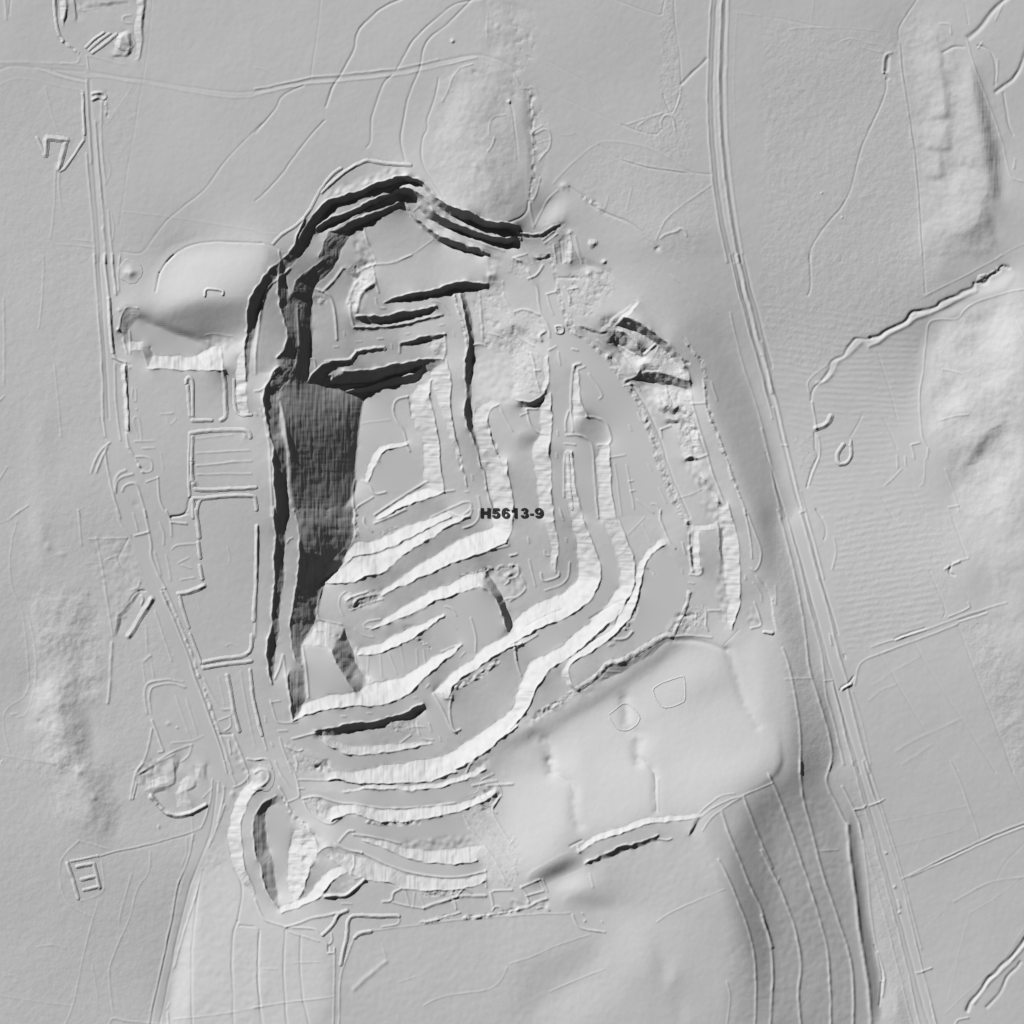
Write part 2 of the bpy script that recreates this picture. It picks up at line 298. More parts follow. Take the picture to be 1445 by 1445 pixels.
# dug faces  "sheet slope berm: crest ; toe"
FACES = """
# north wall
B1 .8 .5: 240,1330 280,1260 310,1190 370,1140 420,1090 600,1035 700,1005 825,970 ; 290,1340 320,1270 362,1230 420,1142 480,1112 560,1092 640,1052 730,1036 825,1000
B1 1.9 .5: 825,970 900,985 950,1020 985,1070 1040,1112 1170,1165 1290,1215 1420,1225 1445,1235 ; 825,1000 880,1003 925,1030 960,1080 1020,1150 1130,1200 1280,1252 1400,1262 1445,1268
B1 .8 .4: 340,1265 400,1210 500,1168 600,1125 700,1080 800,1038 ; 350,1288 430,1228 530,1192 600,1162 690,1112 790,1068
B1 1.9 .4: 800,1038 860,1040 920,1075 980,1160 1060,1205 1200,1265 1290,1305 1380,1310 1440,1300 ; 790,1068 840,1080 890,1130 940,1195 1000,1225 1130,1275 1260,1325 1370,1352 1430,1340
B1 .8 .4: 405,1282 500,1240 600,1190 700,1150 790,1110 820,1113 ; 440,1298 520,1278 620,1224 720,1176 800,1143 825,1143
B1 1.9 .4: 820,1113 860,1170 900,1215 960,1260 1000,1290 1100,1325 1230,1370 1290,1405 ; 825,1143 868,1207 925,1262 978,1308 1060,1345 1180,1392 1280,1412
# north west corner and west wall
B2 .52 .5: -52,690 -60,540 -40,400 -35,265 0,190 55,100 110,40 200,-20 240,-120 270,-190 ; -42,690 -26,540 -8,440 15,350 40,280 85,170 145,95 250,10 300,-60 330,-150
B2 .55 0: 395,-20 360,40 235,120 210,190 185,235 170,330 180,470 130,570 ; 480,-90 460,20 420,80 330,165 315,240 260,270 240,380 235,560 200,640
B1 .48 0: 400,1285 375,1360 350,1420 ; 540,1270 490,1350 455,1445
B2 .60 .3: 130,-30 125,150 140,280 170,400 178,500 125,570 ; 150,20 185,230 205,300 215,380 225,480 200,600
B2 .62 .5: 130,620 85,660 45,760 65,940 100,1040 110,1200 120,1445 ; 210,640 160,720 138,800 138,930 160,1020 182,1130 182,1445
B3 .62 .3: 205,-10 240,140 245,300 225,450 190,600 190,700 215,830 250,855 ; 542,-10 540,130 495,240 480,310 380,390 350,520 340,600 300,660 258,740 255,835
B3 .62 .5: 105,-10 110,200 105,400 95,560 70,760 72,900 95,960 ; 182,-10 160,150 160,350 140,480 120,700 108,830 103,950
B3 .55 .3: 180,888 182,960 195,1060 205,1155 ; 262,888 275,980 280,1050 240,1115
# benches of the north floor (fall to the south)
B2 .90 .5: 705,260 790,225 900,200 1050,165 1140,148 1190,152 1280,160 ; 718,268 800,250 910,228 1050,200 1130,190 1260,190
B2 .80 .5: 560,345 640,330 700,335 800,315 900,295 1000,285 ; 570,368 650,378 720,373 820,348 900,328 985,305
B2 .50 .4: 550,400 640,402 740,398 850,370 940,344 1030,328 ; 560,422 650,420 750,412 860,384 950,358 1030,342
B2 .90 .4: 797,490 870,468 950,440 1045,428 ; 806,508 882,490 962,466 1025,450
B2 .50 .4: 285,690 330,640 390,588 520,582 ; 385,712 370,700 400,650 520,605
B2 .50 0: 930,575 1030,572 1055,600 ; 900,650 985,640 1040,640
B2 .85 .5: 490,640 560,632 700,620 830,590 930,568 1030,575 ; 385,713 500,713 620,697 720,672 830,642 930,605
B2 .75 .2: 495,755 600,728 720,690 830,660 920,630 ; 515,764 630,758 760,722 890,692 930,650
B2 .40 .3: 555,528 620,520 710,510 ; 545,550 625,536 712,528
# haul road in the middle: falls east, and the bright face below it falls west
B2 .75 .4: 1135,220 1165,400 1180,490 1158,600 1153,820 1190,1000 1250,1170 1300,1390 ; 1160,220 1195,350 1205,490 1205,610 1182,720 1196,900 1218,1050 1262,1170 1308,1390
B2 .50 .5: 985,685 970,700 965,800 985,900 1020,1020 1022,1150 1040,1305 ; 905,705 860,765 850,850 880,950 912,1000 932,1110 942,1250
B2 .55 .5: 1048,580 1080,680 1075,830 1110,1030 1140,1150 1165,1255 ; 965,640 985,700 1020,850 1060,950 1085,1040 1132,1160
B2 .50 .5: 1345,822 1290,845 1275,890 1300,1000 1350,1130 1400,1300 1420,1420 1380,1545 ; 1300,800 1220,835 1200,890 1218,1000 1252,1170 1310,1380 1310,1445 1300,1460
# north-west facing benches
B2 .75 .4: 620,1245 660,1140 712,1080 770,1055 835,1040 ; 600,1228 636,1120 692,1055 762,1028 838,1018
B2 .90 .4: 680,1445 780,1400 900,1360 1035,1305 ; 660,1440 760,1378 850,1320 955,1285
B3 .75 .4: 500,285 540,242 650,247 760,197 890,132 1080,35 ; 490,280 502,220 550,178 640,182 720,142 830,97 930,60 1062,8
B3 .76 .5: 390,405 530,395 620,360 700,335 760,290 830,230 960,160 1050,85 1180,40 ; 380,390 490,305 545,252 655,255 775,202 900,136 1000,80 1090,42
B3 .80 .5: 700,468 800,420 900,375 1040,310 1150,260 1300,220 1380,182 ; 690,448 760,405 900,310 1040,210 1130,160 1300,92
B3 .80 .5: 630,655 700,625 820,585 950,530 1080,470 1230,420 ; 690,608 800,540 940,470 1080,400 1200,350 1270,338
B3 1.5 .2: 1235,420 1300,455 1340,525 1375,610 1395,660 ; 1275,345 1322,400 1365,480 1410,600 1418,650
B3 .80 .5: 570,797 680,792 780,745 870,705 950,640 1050,580 ; 570,760 680,742 800,672 900,632 1040,575
B3 .50 0: 258,748 390,750 420,768 ; 340,612 440,625 485,650
B3 1.15 0: 420,768 450,840 490,920 560,1015 ; 485,650 520,740 560,850 620,925
B3 .80 .5: 205,1160 320,1110 460,1080 650,1078 780,1050 860,1000 950,910 1060,820 1135,745 ; 240,1110 300,1040 430,1010 560,1012 640,945 760,950 880,880 1000,805 1110,742
B3 .75 .5: 330,1215 400,1200 520,1175 650,1165 720,1150 820,1120 880,1085 930,1070 ; 365,1238 470,1232 560,1212 700,1197 760,1165 850,1148 900,1118 938,1092
B3 .45 .4: 350,1250 450,1320 560,1340 700,1340 850,1310 970,1285 ; 390,1235 470,1285 560,1300 720,1297 840,1290 960,1270
B3 .76 .5: 1065,1025 1100,960 1200,880 1300,820 1420,755 1480,740 ; 985,1010 1060,930 1150,850 1240,780 1380,690 1450,640
C3 .76 .5: 400,60 440,150 490,280 500,400 430,510 310,590 200,640 100,690 0,745 ; 330,60 370,200 390,370 310,450 180,500 80,550 10,620
B3 .76 .5: 1110,1420 1160,1400 1250,1350 1300,1300 1380,1240 1445,1190 ; 620,1425 820,1388 960,1372 1060,1347 1180,1270 1300,1180 1400,1110 1445,1050
B4 .60 .5: 400,105 470,87 560,112 640,117 800,112 920,112 1050,72 1110,52 ; 400,70 450,55 540,50 620,42 720,30 870,8 1000,-10 1060,-30
C3 .76 .5: 690,400 650,490 560,620 430,720 320,810 230,860 180,930 130,1000 100,1090 40,1160 0,1200 ; 605,420 550,490 480,590 350,690 240,780 140,820 60,940 20,1080 0,1100
C3 .50 .5: 580,30 640,150 690,290 688,400 ; 492,30 560,160 612,300 608,420
C3 .76 .5: 850,190 790,220 740,290 725,420 700,520 640,600 590,680 500,740 400,800 310,870 320,940 375,992 ; 830,160 750,220 706,300 695,420 652,500 592,580 570,640 450,720 330,810 278,880 300,960 350,1002
C2 .50 .5: 545,1045 550,1150 550,1280 580,1470 ; 485,1060 465,1150 475,1300 492,1470
C3 .40 .3: 240,60 265,180 252,350 ; 190,50 215,170 238,310
C2 .52 .4: 225,760 235,850 225,1000 215,1150 225,1300 240,1470 ; 172,800 170,980 130,1050 125,1150 150,1300 180,1470
C2 .55 .3: 215,560 215,680 195,755 ; 190,560 190,660 172,740
C2 .50 .4: 345,1090 345,1200 360,1290 390,1445 400,1480 ; 305,1090 305,1250 312,1380 328,1445 335,1480
C2 .55 .3: 375,650 382,780 425,890 ; 348,630 345,750 350,880
C2 .9 .3: 40,800 100,815 160,790 185,760 ; 70,838 120,842 172,815 195,790
C2 .85 0: 708,260 645,335 592,395 ; 686,260 612,335 562,402
C2 .5 0: 670,262 600,330 520,410 ; 655,262 580,330 500,405
C2 .62 0: 520,470 560,440 575,425 ; 540,490 570,475 580,430
C2 1.7 .3: 620,340 720,370 800,430 880,490 930,560 960,620 ; 580,395 680,410 750,450 840,510 900,580 930,630
C2 .80 0: 385,385 440,402 482,420 ; 400,405 440,418 475,435
C2 1.2 0: 580,425 640,425 700,485 ; 592,492 650,522 735,562
C2 1.15 0: 700,650 830,648 985,692 ; 715,690 850,722 980,735
C2 .6 0: 960,850 1010,900 1035,1000 1060,1090 ; 930,860 975,920 1000,1010 1020,1090
C2 .80 0: 720,610 745,598 810,630 ; 700,670 740,640 800,645
C2 .75 0: 830,678 870,665 905,690 ; 840,695 870,690 900,705
C1 .55 .3: 0,1240 60,1275 150,1290 270,1240 ; 0,1272 60,1302 150,1308 280,1250
C1 1.0 0: 140,1420 185,1428 215,1398 240,1415 ; 140,1432 188,1440 216,1412 245,1440
C2 .9 .3: 420,405 470,425 520,420 ; 425,420 470,440 520,432
C2 .8 0: 860,835 905,850 930,835 ; 865,860 905,875 930,855
C2 .7 0: 870,900 935,905 ; 870,925 935,920
C2 .9 .3: 960,1125 1000,1100 1030,1118 ; 965,1140 1000,1118 1028,1132
C2 .8 .3: 1060,1220 1110,1290 1160,1350 ; 1045,1235 1095,1305 1145,1370
C2 .6 0: 60,400 110,430 150,470 ; 50,425 100,455 135,490
C1 .7 .3: 60,1440 20,1420 ; 60,1460 20,1440
C1 .8 .2: 270,1240 200,1275 160,1290 ; 285,1250 210,1288 165,1302
# eastern benches
C3 .50 .4: 1200,-40 1245,130 1260,300 1270,450 1260,560 1220,655 ; 1150,-40 1165,130 1160,280 1190,430 1205,560 1195,640
C3 .70 0: 1045,120 1050,330 ; 1017,112 1012,330
C3 .70 0: 1050,108 1135,100 ; 1020,86 1125,76
C3 .80 0: 1146,110 1152,270 ; 1168,110 1164,270
C3 .35 0: 560,842 620,848 720,782 880,695 ; 490,945 600,905 710,830 880,720
# south west pond
A4 .60 .3: 1445,152 1370,190 1335,270 1320,420 1350,560 1400,720 ; 1400,100 1310,180 1260,350 1247,450 1290,585 1380,720
B4 .62 .4: 110,180 40,228 0,285 -18,300 -5,500 40,640 80,740 130,803 ; 110,222 60,255 42,330 62,400 90,580 112,650 130,740
B4 .52 .2: 440,470 370,478 335,520 315,580 ; 330,402 275,430 262,480 258,540
B4 .52 .3: 290,370 330,440 345,490 310,560 290,660 240,760 ; 215,370 195,430 182,500 180,650 215,770
B4 .76 .4: 150,826 260,800 380,730 430,650 500,595 ; 130,803 205,788 290,740 380,640 410,592 490,565
B4 .50 .4: 420,532 560,640 700,660 820,690 920,708 1080,718 1270,658 ; 420,485 570,515 700,575 860,625 1000,650 1130,645 1270,615
B4 .60 .5: 600,425 640,438 780,508 930,553 1080,558 1222,544 ; 610,412 760,450 850,485 1000,488 1170,478 1235,460
B4 .80 .5: 430,332 480,300 560,290 680,320 800,325 900,320 1100,285 1220,230 1320,180 ; 415,275 430,240 560,245 740,262 900,257 1100,235 1200,200 1305,150
B4 .75 .4: 485,158 550,158 620,150 770,149 820,164 960,145 1040,133 1130,104 1270,44 ; 500,150 550,142 620,132 770,128 820,142 960,122 1040,108 1130,80 1260,22
C1 .7 0: 338,1290 348,1370 332,1445 ; 320,1290 314,1370 308,1445
B3 .8 .4: 1385,-280 1405,-150 1420,-40 1420,20 1405,110 1380,182 ; 1275,-260 1300,-150 1308,-50 1318,20 1312,70 1298,98
# gully bench in the south east
C4 .75 .3: 385,495 450,442 600,395 720,355 880,330 1030,310 ; 370,485 430,420 600,362 720,322 880,306 1040,285
C4 .60 .4: 430,552 540,492 650,452 820,418 ; 458,555 560,510 690,470 824,440
C4 .60 0: 1020,312 985,390 ; 1040,305 998,402
# basin under the western heap
A2 .75 .4: 810,614 980,636 1130,632 1242,634 ; 830,555 960,562 1080,562 1120,520 1200,500
A2 .65 0: 720,523 785,523 ; 725,475 790,475
A2 .50 0: 785,520 808,610 ; 830,500 850,550
A2 .35 .3: 655,410 668,320 700,286 760,292 ; 710,440 712,400 725,370 760,350
A2 .55 0: 1350,520 1345,600 1352,690 1370,860 ; 1310,560 1300,690 1300,800 1310,870
# roadside bank, south western field and forest cuts
A2 .65 .4: 690,600 700,750 705,970 ; 672,600 680,750 685,970
A3 .35 0: 650,590 640,680 ; 672,600 662,680
A3 .35 0: 770,432 720,500 650,585 ; 780,450 735,520 668,595
D3 .35 0: 10,395 60,470 82,590 85,655 ; 0,400 52,480 72,600 75,660
# farmyard
A4 .42 0: 920,100 800,165 ; 900,70 830,110
A4 .5 0: 950,0 962,50 960,120 930,128 ; 985,0 975,60 975,125 940,135
A4 .35 0: 860,140 930,125 ; 850,185 920,150
A4 .35 0: 1030,160 1000,180 ; 1060,95 965,165
A4 .30 0: 1010,130 1060,95 ; 990,120 1040,80
A4 .45 0: 1072,120 1078,140 1030,165 ; 1085,120 1085,148 1035,175
A4 .22 0: 1030,170 1050,230 1062,260 ; 960,180 985,260 1000,280
A4 .28 0: 770,70 790,130 ; 800,60 810,140
A4 .35 0: 1100,20 1100,90 ; 1075,20 1075,90
A4 .35 0: 1115,20 1120,90 1130,95 ; 1140,20 1140,95 1140,100
# top left works
A1 .85 0: 362,0 360,80 345,140 ; 372,0 372,80 352,140
A1 .60 0: 356,0 354,80 345,135 ; 328,0 330,80 340,135
A1 .95 0: 405,0 408,60 411,112 ; 416,0 418,60 418,112
A1 .40 0: 545,10 600,20 680,0 ; 548,30 600,38 700,12
A1 .60 0: 700,185 705,230 695,298 630,298 ; 718,185 720,235 708,312 630,312
A1 .55 0: 715,180 680,190 660,215 655,270 ; 700,168 665,178 640,210 632,270
A1 .35 0: 785,0 762,330 ; 750,0 735,330
A1 .65 0: 793,0 765,230 755,335 ; 806,0 778,230 763,335
"""

# small relief  "sheet half-width height: line"
RIDGES = """
C3 6.4 -1.7: 630,1040 638,1130 645,1205 720,1238 697,1300 690,1345 705,1390
C4 4.8 -1.19: 700,-20 760,10 795,50 802,120 800,200 806,270
C3 7.2 -1.87: 130,1245 205,1270 213,1370 220,1445
C4 6.4 -1.53: 218,0 228,60 300,95 340,125 356,165 344,240 352,310 380,350
C3 5.5 -1.1: 1205,770 1240,900 1262,985 1310,1110 1360,1190
C3 3 -1: 900,720 1000,715 1100,735 1190,770
C1 1.6 0.78: 318,1290 312,1370 305,1445
# --- north-west sheet
A1 1.5 0.194: 0,345 200,345 460,360
A1 1.6 -0.216: 0,385 60,360 200,375 460,395
A1 1.2 0.173: 470,425 560,425 700,445 960,490 1180,530 1340,540 1445,522
A1 1.4 -0.194: 500,400 700,425 960,468 1180,500 1340,510 1445,495
A1 1 0.288: 200,378 350,430 470,455
A1 1.2 -0.324: 290,390 360,415 470,440
A1 1 0.108: 0,470 60,435 150,430 300,470 450,500
A1 1.5 0.576: 455,505 462,640 466,760
A1 1.3 0.432: 478,850 500,1100 525,1445
A1 1.5 -0.324: 495,440 500,600 520,900 540,1200 555,1445
A1 1.2 0.432: 478,440 485,600 505,900
A1 1.4 0.504: 525,670 540,850 556,1050 572,1250 585,1445
A1 1.2 0.36: 555,690 565,860 582,1015
A1 1.3 -0.288: 535,690 550,860 575,1120
A1 1.2 0.504: 595,1160 608,1300 622,1445
A1 1.2 0.432: 565,1260 572,1350 580,1445
A1 1.2 0.504: 560,560 558,620 560,680
A1 1 0.288: 580,560 588,600 578,640
A1 0.9 -0.13: 840,0 810,300 780,480 740,720 690,1000 660,1240
A1 0.9 0.13: 680,1165 900,1190 1100,1220 1445,1275
A1 1.1 -0.302: 1445,680 1330,790 1220,910 1160,1010 1090,1080 940,1190 880,1260 800,1370 765,1400 665,1388
A1 1 0.216: 665,1388 658,1445
A1 1 0.252: 310,900 298,1150 290,1240 278,1310
A1 1 0.18: 250,480 285,640 325,740
A1 1.1 0.252: 330,950 325,1060 335,1130
A1 1.2 -0.576: 920,1445 990,1378 1090,1340 1200,1328 1445,1340
A1 1 0.216: 400,1320 510,1330
A1 1 0.216: 320,1345 520,1362
A1 1 0.288: 340,350 435,350 438,320
A1 1 0.324: 480,310 490,380
A1 1 0.144: 490,310 690,358
A1 1.3 0.36: 30,0 35,60 35,105
A1 1 -0.288: 60,0 55,80
A1 1.1 0.432: 720,82 685,85 672,105 690,126 722,126
A1 0.9 0.216: 590,870 612,940 590,1000
A1 0.9 0.216: 612,1180 632,1260 620,1330
A1 1 0.288: 450,60 540,45
A1 0.9 0.108: 730,480 660,580 590,680
# --- north sheet
B1 1.3 -0.62: 810,-5 700,40 620,110 555,190 550,270 500,360 460,430 430,470 390,585
B1 1.1 -0.42: 385,665 310,740 200,880 150,960 70,1050 0,1110
B1 1.1 -0.5: 270,470 220,490 140,530 120,585 90,630 0,730
B1 1.2 0.45: 0,490 140,465 300,425 460,412 730,388 910,352 1010,328
B1 1.5 -0.28: 0,505 300,440 460,430 730,405 910,370 1010,340 1220,298 1330,320 1420,370
B1 1.2 0.35: 0,522 300,458 460,450 730,425 910,392 1060,355 1220,320
B1 1.2 -0.55: 1165,8 1090,25 1010,90 960,135 880,210 830,290 780,380
B1 1.2 -0.5: 755,415 715,450 690,500 660,590 640,660 640,780 615,812
B1 1.2 -0.55: 1195,-5 1090,105 1040,150 970,200 930,260 915,330 910,380 840,530 820,660 800,780 825,885
B1 1.1 -0.5: 1010,430 1005,490 970,600 945,660 950,710 920,760 915,850 930,930 990,1010 1040,1090
B1 0.9 -0.15: 365,0 340,200 310,430
B1 1 0.2: 0,375 40,378 100,410
B1 1 0.3: 1130,375 1090,420 1065,500 1030,560
B1 1 0.4: 1140,370 1200,355
B1 1 0.35: 1290,740 1290,670 1320,640 1380,632
B1 1.2 0.5: 1285,830 1310,800 1320,760
B1 1 0.25: 1280,70 1280,200
B1 1 0.3: 780,1445 900,1382 980,1320
B1 1.1 0.55: 600,1245 615,1330 650,1400 668,1445
B1 1.3 0.7: 440,1262 550,1192 700,1112 800,1066 850,1085 905,1135 955,1200 1010,1252 1100,1278 1200,1328 1300,1362 1370,1385
B1 1 0.6: 630,1060 650,1090
B1 1 0.5: 870,1165 905,1135
B1 1 -0.3: 0,1335 60,1340 150,1380
B1 0.9 0.12: 0,1280 120,1290
B1 0.9 0.15: 440,640 560,770 620,840 720,880
# --- centre north
C1 1.4 0.546: 1108,0 1090,350 1085,600 1105,900 1135,1150 1165,1300 1198,1445
C1 1.6 -0.429: 1138,0 1120,350 1115,600 1135,900 1165,1150 1195,1300 1228,1445
C1 1.7 0.741: 1166,0 1152,350 1150,600 1172,900 1202,1150 1255,1445
C1 1.5 -0.468: 1188,0 1175,350 1170,600 1192,900 1222,1150 1275,1445
C1 1.1 0.273: 1205,0 1195,350 1190,600 1210,900 1240,1150 1290,1445
C1 0.9 0.0936: 1250,60 1230,400 1240,700
C1 0.9 0.156: 1250,68 1445,98
C1 1 -0.273: 580,0 640,22 720,50 830,90 840,60 852,0
C1 0.9 -0.156: 340,0 460,75 620,220 800,350 870,390 940,460
C1 1.6 -0.78: 945,462 1000,405 1060,350 1080,325
C1 1 -0.273: 905,0 912,200 938,300 942,460
C1 1.2 0.429: 940,480 930,560 900,620
C1 1 -0.39: 845,520 870,600 885,622 905,610 935,500
C1 1.1 0.546: 830,705 828,670 845,640 875,628 900,650 910,715
C1 1.1 -0.39: 620,690 680,715 740,735 810,745 830,715
C1 1 0.312: 650,685 760,650 840,620
C1 1 0.273: 700,700 760,655 835,625
C1 0.9 -0.172: 215,340 400,440 460,490 520,590
C1 0.9 -0.117: 160,480 400,590 620,690
C1 1 -0.351: 490,800 600,880 720,918 850,938 970,958
C1 1 0.273: 610,875 720,910 850,930 970,950
C1 1 -0.312: 970,945 1010,955 1105,960
C1 1.2 0.195: 240,1010 330,910 480,780 570,778 700,795 790,825 870,865 980,930
C1 1.1 0.273: 1110,1020 960,1120 870,1200 830,1260 805,1320
C1 1.3 -0.78: 330,1030 400,1085 440,1130 510,1170 640,1215 720,1270 770,1325 810,1360
C1 0.9 -0.156: 330,1030 400,1080 440,1130
C1 0.9 -0.156: 820,1365 930,1445
C1 1.3 0.585: 830,1312 860,1290 920,1280 938,1260 965,1268 972,1300
C1 1.2 -0.624: 0,1222 60,1200 95,1165 104,1110
C1 1.5 0.468: 108,1120 115,1190 130,1250
C1 1.1 0.429: 135,1240 190,1130 230,1075 262,1052
C1 0.9 0.117: 280,740 330,745 370,725 420,770 420,800
C1 1 0.312: 20,400 50,470 70,495 130,475 150,510
C1 1.1 0.351: 175,690 130,720 120,740
C1 1.1 0.468: 140,735 195,705 225,735 222,815 185,850 160,885
C1 1 0.39: 165,980 150,1060 130,1100
C1 1 -0.39: 0,560 20,640 30,740 40,880
C1 0.9 0.234: 150,790 220,770
C1 1.3 -0.39: 65,1330 90,1390 115,1445
C1 1.2 0.546: 330,1285 330,1445
C1 1.1 0.39: 360,1300 380,1390 395,1445
C1 1 -0.39: 335,1290 350,1360 385,1445
C1 1 0.312: 260,1270 180,1300
C1 1 0.234: 520,1160 540,1080
C1 1 0.234: 640,1160 670,1040
# --- north east
D1 1 -0.351: 855,0 800,85 750,160 755,230
D1 1 0.296: 755,230 780,450 805,620 830,770 855,1000 870,1240 885,1445
D1 0.9 -0.195: 765,230 790,450 815,620 840,770 865,1000 880,1240 893,1445
D1 1.4 0.624: 715,292 675,305 668,400
D1 1.8 -0.858: 700,320 690,390
D1 1.2 -0.39: 690,330 680,395 688,430 685,510 640,620 560,780 520,920 490,1050 450,1140 370,1220 290,1330 262,1400 262,1445
D1 2.6 -1.17: 1345,-5 1280,50 1200,160 1140,205
D1 1.2 0.312: 1330,20 1290,110
D1 1.6 -0.702: 1000,290 1060,257 1110,260
D1 1 -0.312: 1115,20 1140,130
D1 1 0.351: 1130,210 1150,300 1230,520 1320,750 1360,960 1390,990 1445,1000
D1 1.2 -0.624: 1195,250 1240,265 1270,290 1290,380 1285,470
D1 1.1 0.39: 1300,330 1300,380 1290,450
D1 2 -1.09: 1290,505 1340,465 1385,440 1420,390 1445,310
D1 1.2 -0.546: 1332,510 1345,590 1358,680 1385,740
D1 1 0.39: 1195,265 1215,235
D1 1.2 0.468: 1395,880 1390,930
D1 0.9 -0.156: 0,90 140,110 270,140 500,160 700,185
D1 0.9 0.195: 150,165 260,150 450,150 700,185
D1 0.9 0.234: 440,225 490,205 560,230 630,245
D1 1 0.234: 660,290 540,260
D1 0.9 0.0936: 290,0 270,140
D1 0.9 0.195: 1290,1430 1380,1370 1445,1345
D1 0.9 0.117: 550,1090 640,1060
D1 1.1 0.39: 980,130 1040,130 1045,185
# --- west
A2 1.4 0.6: 520,0 535,250 552,450 568,700 566,900 580,1000
A2 1.2 -0.4: 548,0 560,250 575,450 592,700 600,900
A2 1.6 1.1: 575,0 600,240 612,440 622,540 640,575 690,592
A2 1.5 1: 618,0 625,80 640,215
A2 1.2 0.5: 660,10 650,100 655,200
A2 1.2 0.5: 635,600 635,760 650,920 665,1020
A2 1.3 0.7: 695,985 705,1050 735,1110 785,1190
A2 1.3 0.7: 605,1035 560,1070 525,1130 500,1200
A2 1.3 0.8: 590,1060 560,1120 530,1195
A2 1.2 0.7: 580,1090 600,1230 630,1340 662,1445
A2 1.2 -0.4: 555,900 580,1010
A2 1.6 0.7: 632,1300 630,1245 655,1200 690,1190
A2 1.3 0.8: 638,1310 640,1250 670,1222 730,1208
A2 1.3 0.7: 675,1300 680,1276 712,1258 750,1254 770,1310 805,1440
A2 1 0.7: 870,1228 878,1370 940,1440
A2 1 0.7: 805,1250 870,1226
A2 1.2 -0.7: 945,1440 1030,1430 1040,1345 1060,1335
A2 1 0.6: 745,1112 830,1106 845,1190 782,1195
A2 1.1 0.9: 1130,225 1130,180 1232,196 1228,218
A2 1.4 1: 1215,510 1222,560 1230,630
A2 1.2 -0.9: 880,100 860,180 855,200
A2 1.1 -0.8: 960,0 910,50 880,100
A2 1 0.35: 1135,440 1180,432 1280,448
A2 1.2 0.6: 715,420 720,470 718,540
A2 1.2 0.7: 680,460 700,540
A2 1.1 -0.6: 625,575 670,595 720,605
A2 1 0.3: 735,735 725,800 755,812 750,740
A2 1 0.3: 780,1015 772,940 768,890 740,892 735,930 760,1000
A2 1 0.4: 745,1026 850,1022
A2 1 0.4: 785,1065 850,1062
A2 1 0.4: 885,877 952,873
A2 0.9 0.3: 920,910 940,940 970,905
A2 0.9 0.25: 885,1090 900,1180
A2 1 0.45: 1085,1090 1375,1076
A2 1.1 0.5: 1085,1160 1385,1132
A2 1 0.45: 1090,1210 1385,1202
A2 1 0.35: 1075,1010 1280,990
A2 1 0.6: 1055,1120 1050,1250
A2 0.9 0.25: 240,0 235,250 215,400
A2 0.9 0.2: 300,600 340,1000
A2 1 0.4: 0,800 25,775
A2 1.2 0.3: 20,250 25,500 20,720
A2 1 0.35: 60,1445 155,1378
A2 1 0.3: 0,1230 40,1170
A2 1 0.3: 430,1410 440,1445
# --- pit, north and west part
B2 1.6 0.9: 0,650 5,500 20,400 35,290 60,200 85,160 130,130
B2 1.5 0.9: 130,120 165,100 190,72
B2 1.5 0.7: 235,280 238,400 245,500
B2 1.6 0.6: 135,790 160,900 195,1110
B2 1.4 0.8: 40,770 50,850 60,960 85,1050 95,1440
B2 1.3 0.8: 0,750 40,745 110,650
B2 1.6 1.1: 482,75 430,145 375,198
B2 1.5 1.1: 335,190 405,212 432,270 445,340 450,465
B2 1.8 1.1: 512,262 530,200 560,150
B2 2.2 1.5: 560,310 575,230 600,190 655,155
B2 1.5 1.2: 570,90 600,70 655,50
B2 1.4 -1: 500,80 545,130 610,140
B2 1.4 0.9: 525,260 525,330 545,400
B2 1.2 0.8: 650,60 665,150 680,205
B2 1.2 0.7: 660,50 760,46 800,25 860,0
B2 1.2 0.6: 663,240 668,275 690,292 715,292
B2 1 0.4: 975,252 1030,260 1068,325
B2 1.2 0.8: 990,286 1030,332
B2 1.2 0.7: 797,490 797,538
B2 1.3 0.8: 1045,430 1050,500 1052,530 1035,575
B2 1.3 0.9: 390,587 440,580 525,580 560,527
B2 1.1 0.6: 300,570 330,575 333,620
B2 1.2 0.7: 390,660 430,660 425,690
B2 1.4 0.9: 1100,220 1112,290 1140,370 1165,470 1172,590
B2 1.2 0.9: 1165,600 1162,690 1178,640
B2 1.3 0.9: 1200,495 1240,490 1270,500
B2 1.3 0.8: 1235,210 1245,330 1255,470
B2 1.1 0.5: 1290,430 1370,450 1445,520
B2 1.2 0.9: 840,782 775,795 757,850 775,910 818,960 832,1040 852,1080
B2 1.3 0.9: 552,1240 537,1300 545,1420 562,1430
B2 1.2 0.8: 590,1240 630,1262 652,1325 720,1305
B2 1.1 0.8: 650,1335 570,1385 555,1400
B2 1.3 0.9: 660,1430 800,1335 950,1248
B2 1.2 0.8: 1040,1305 1095,1298
B2 1.2 0.8: 970,1445 1080,1395 1185,1350 1195,1400 1150,1430
B2 1.2 0.6: 1230,1330 1245,1410
B2 1.1 0.5: 1350,830 1370,890 1420,970
B2 1.4 0.7: 1365,150 1365,230 1430,320
B2 1 0.45: 490,425 495,440
B2 1 0.45: 558,478 585,475
B2 1 0.45: 680,463 705,463
B2 1 0.45: 832,434 850,432
B2 1 0.45: 435,507 458,507
B2 1 0.45: 1090,425 1095,445
B2 1 0.45: 1015,385 1038,382
B2 1 0.45: 752,495 754,515
B2 1 0.45: 1155,1303 1175,1302
B2 1 0.45: 1195,1215 1200,1235
B2 1 0.6: 0,870 10,880
B2 1 0.6: 30,850 40,885
B2 0.9 0.25: 640,750 720,800 760,850
B2 0.9 0.25: 590,930 740,905
# --- pit, middle north
C2 1.2 0.7: 100,90 120,140 150,175 160,300 180,340 215,400 218,450
C2 1.6 1.2: 175,470 160,440 195,420
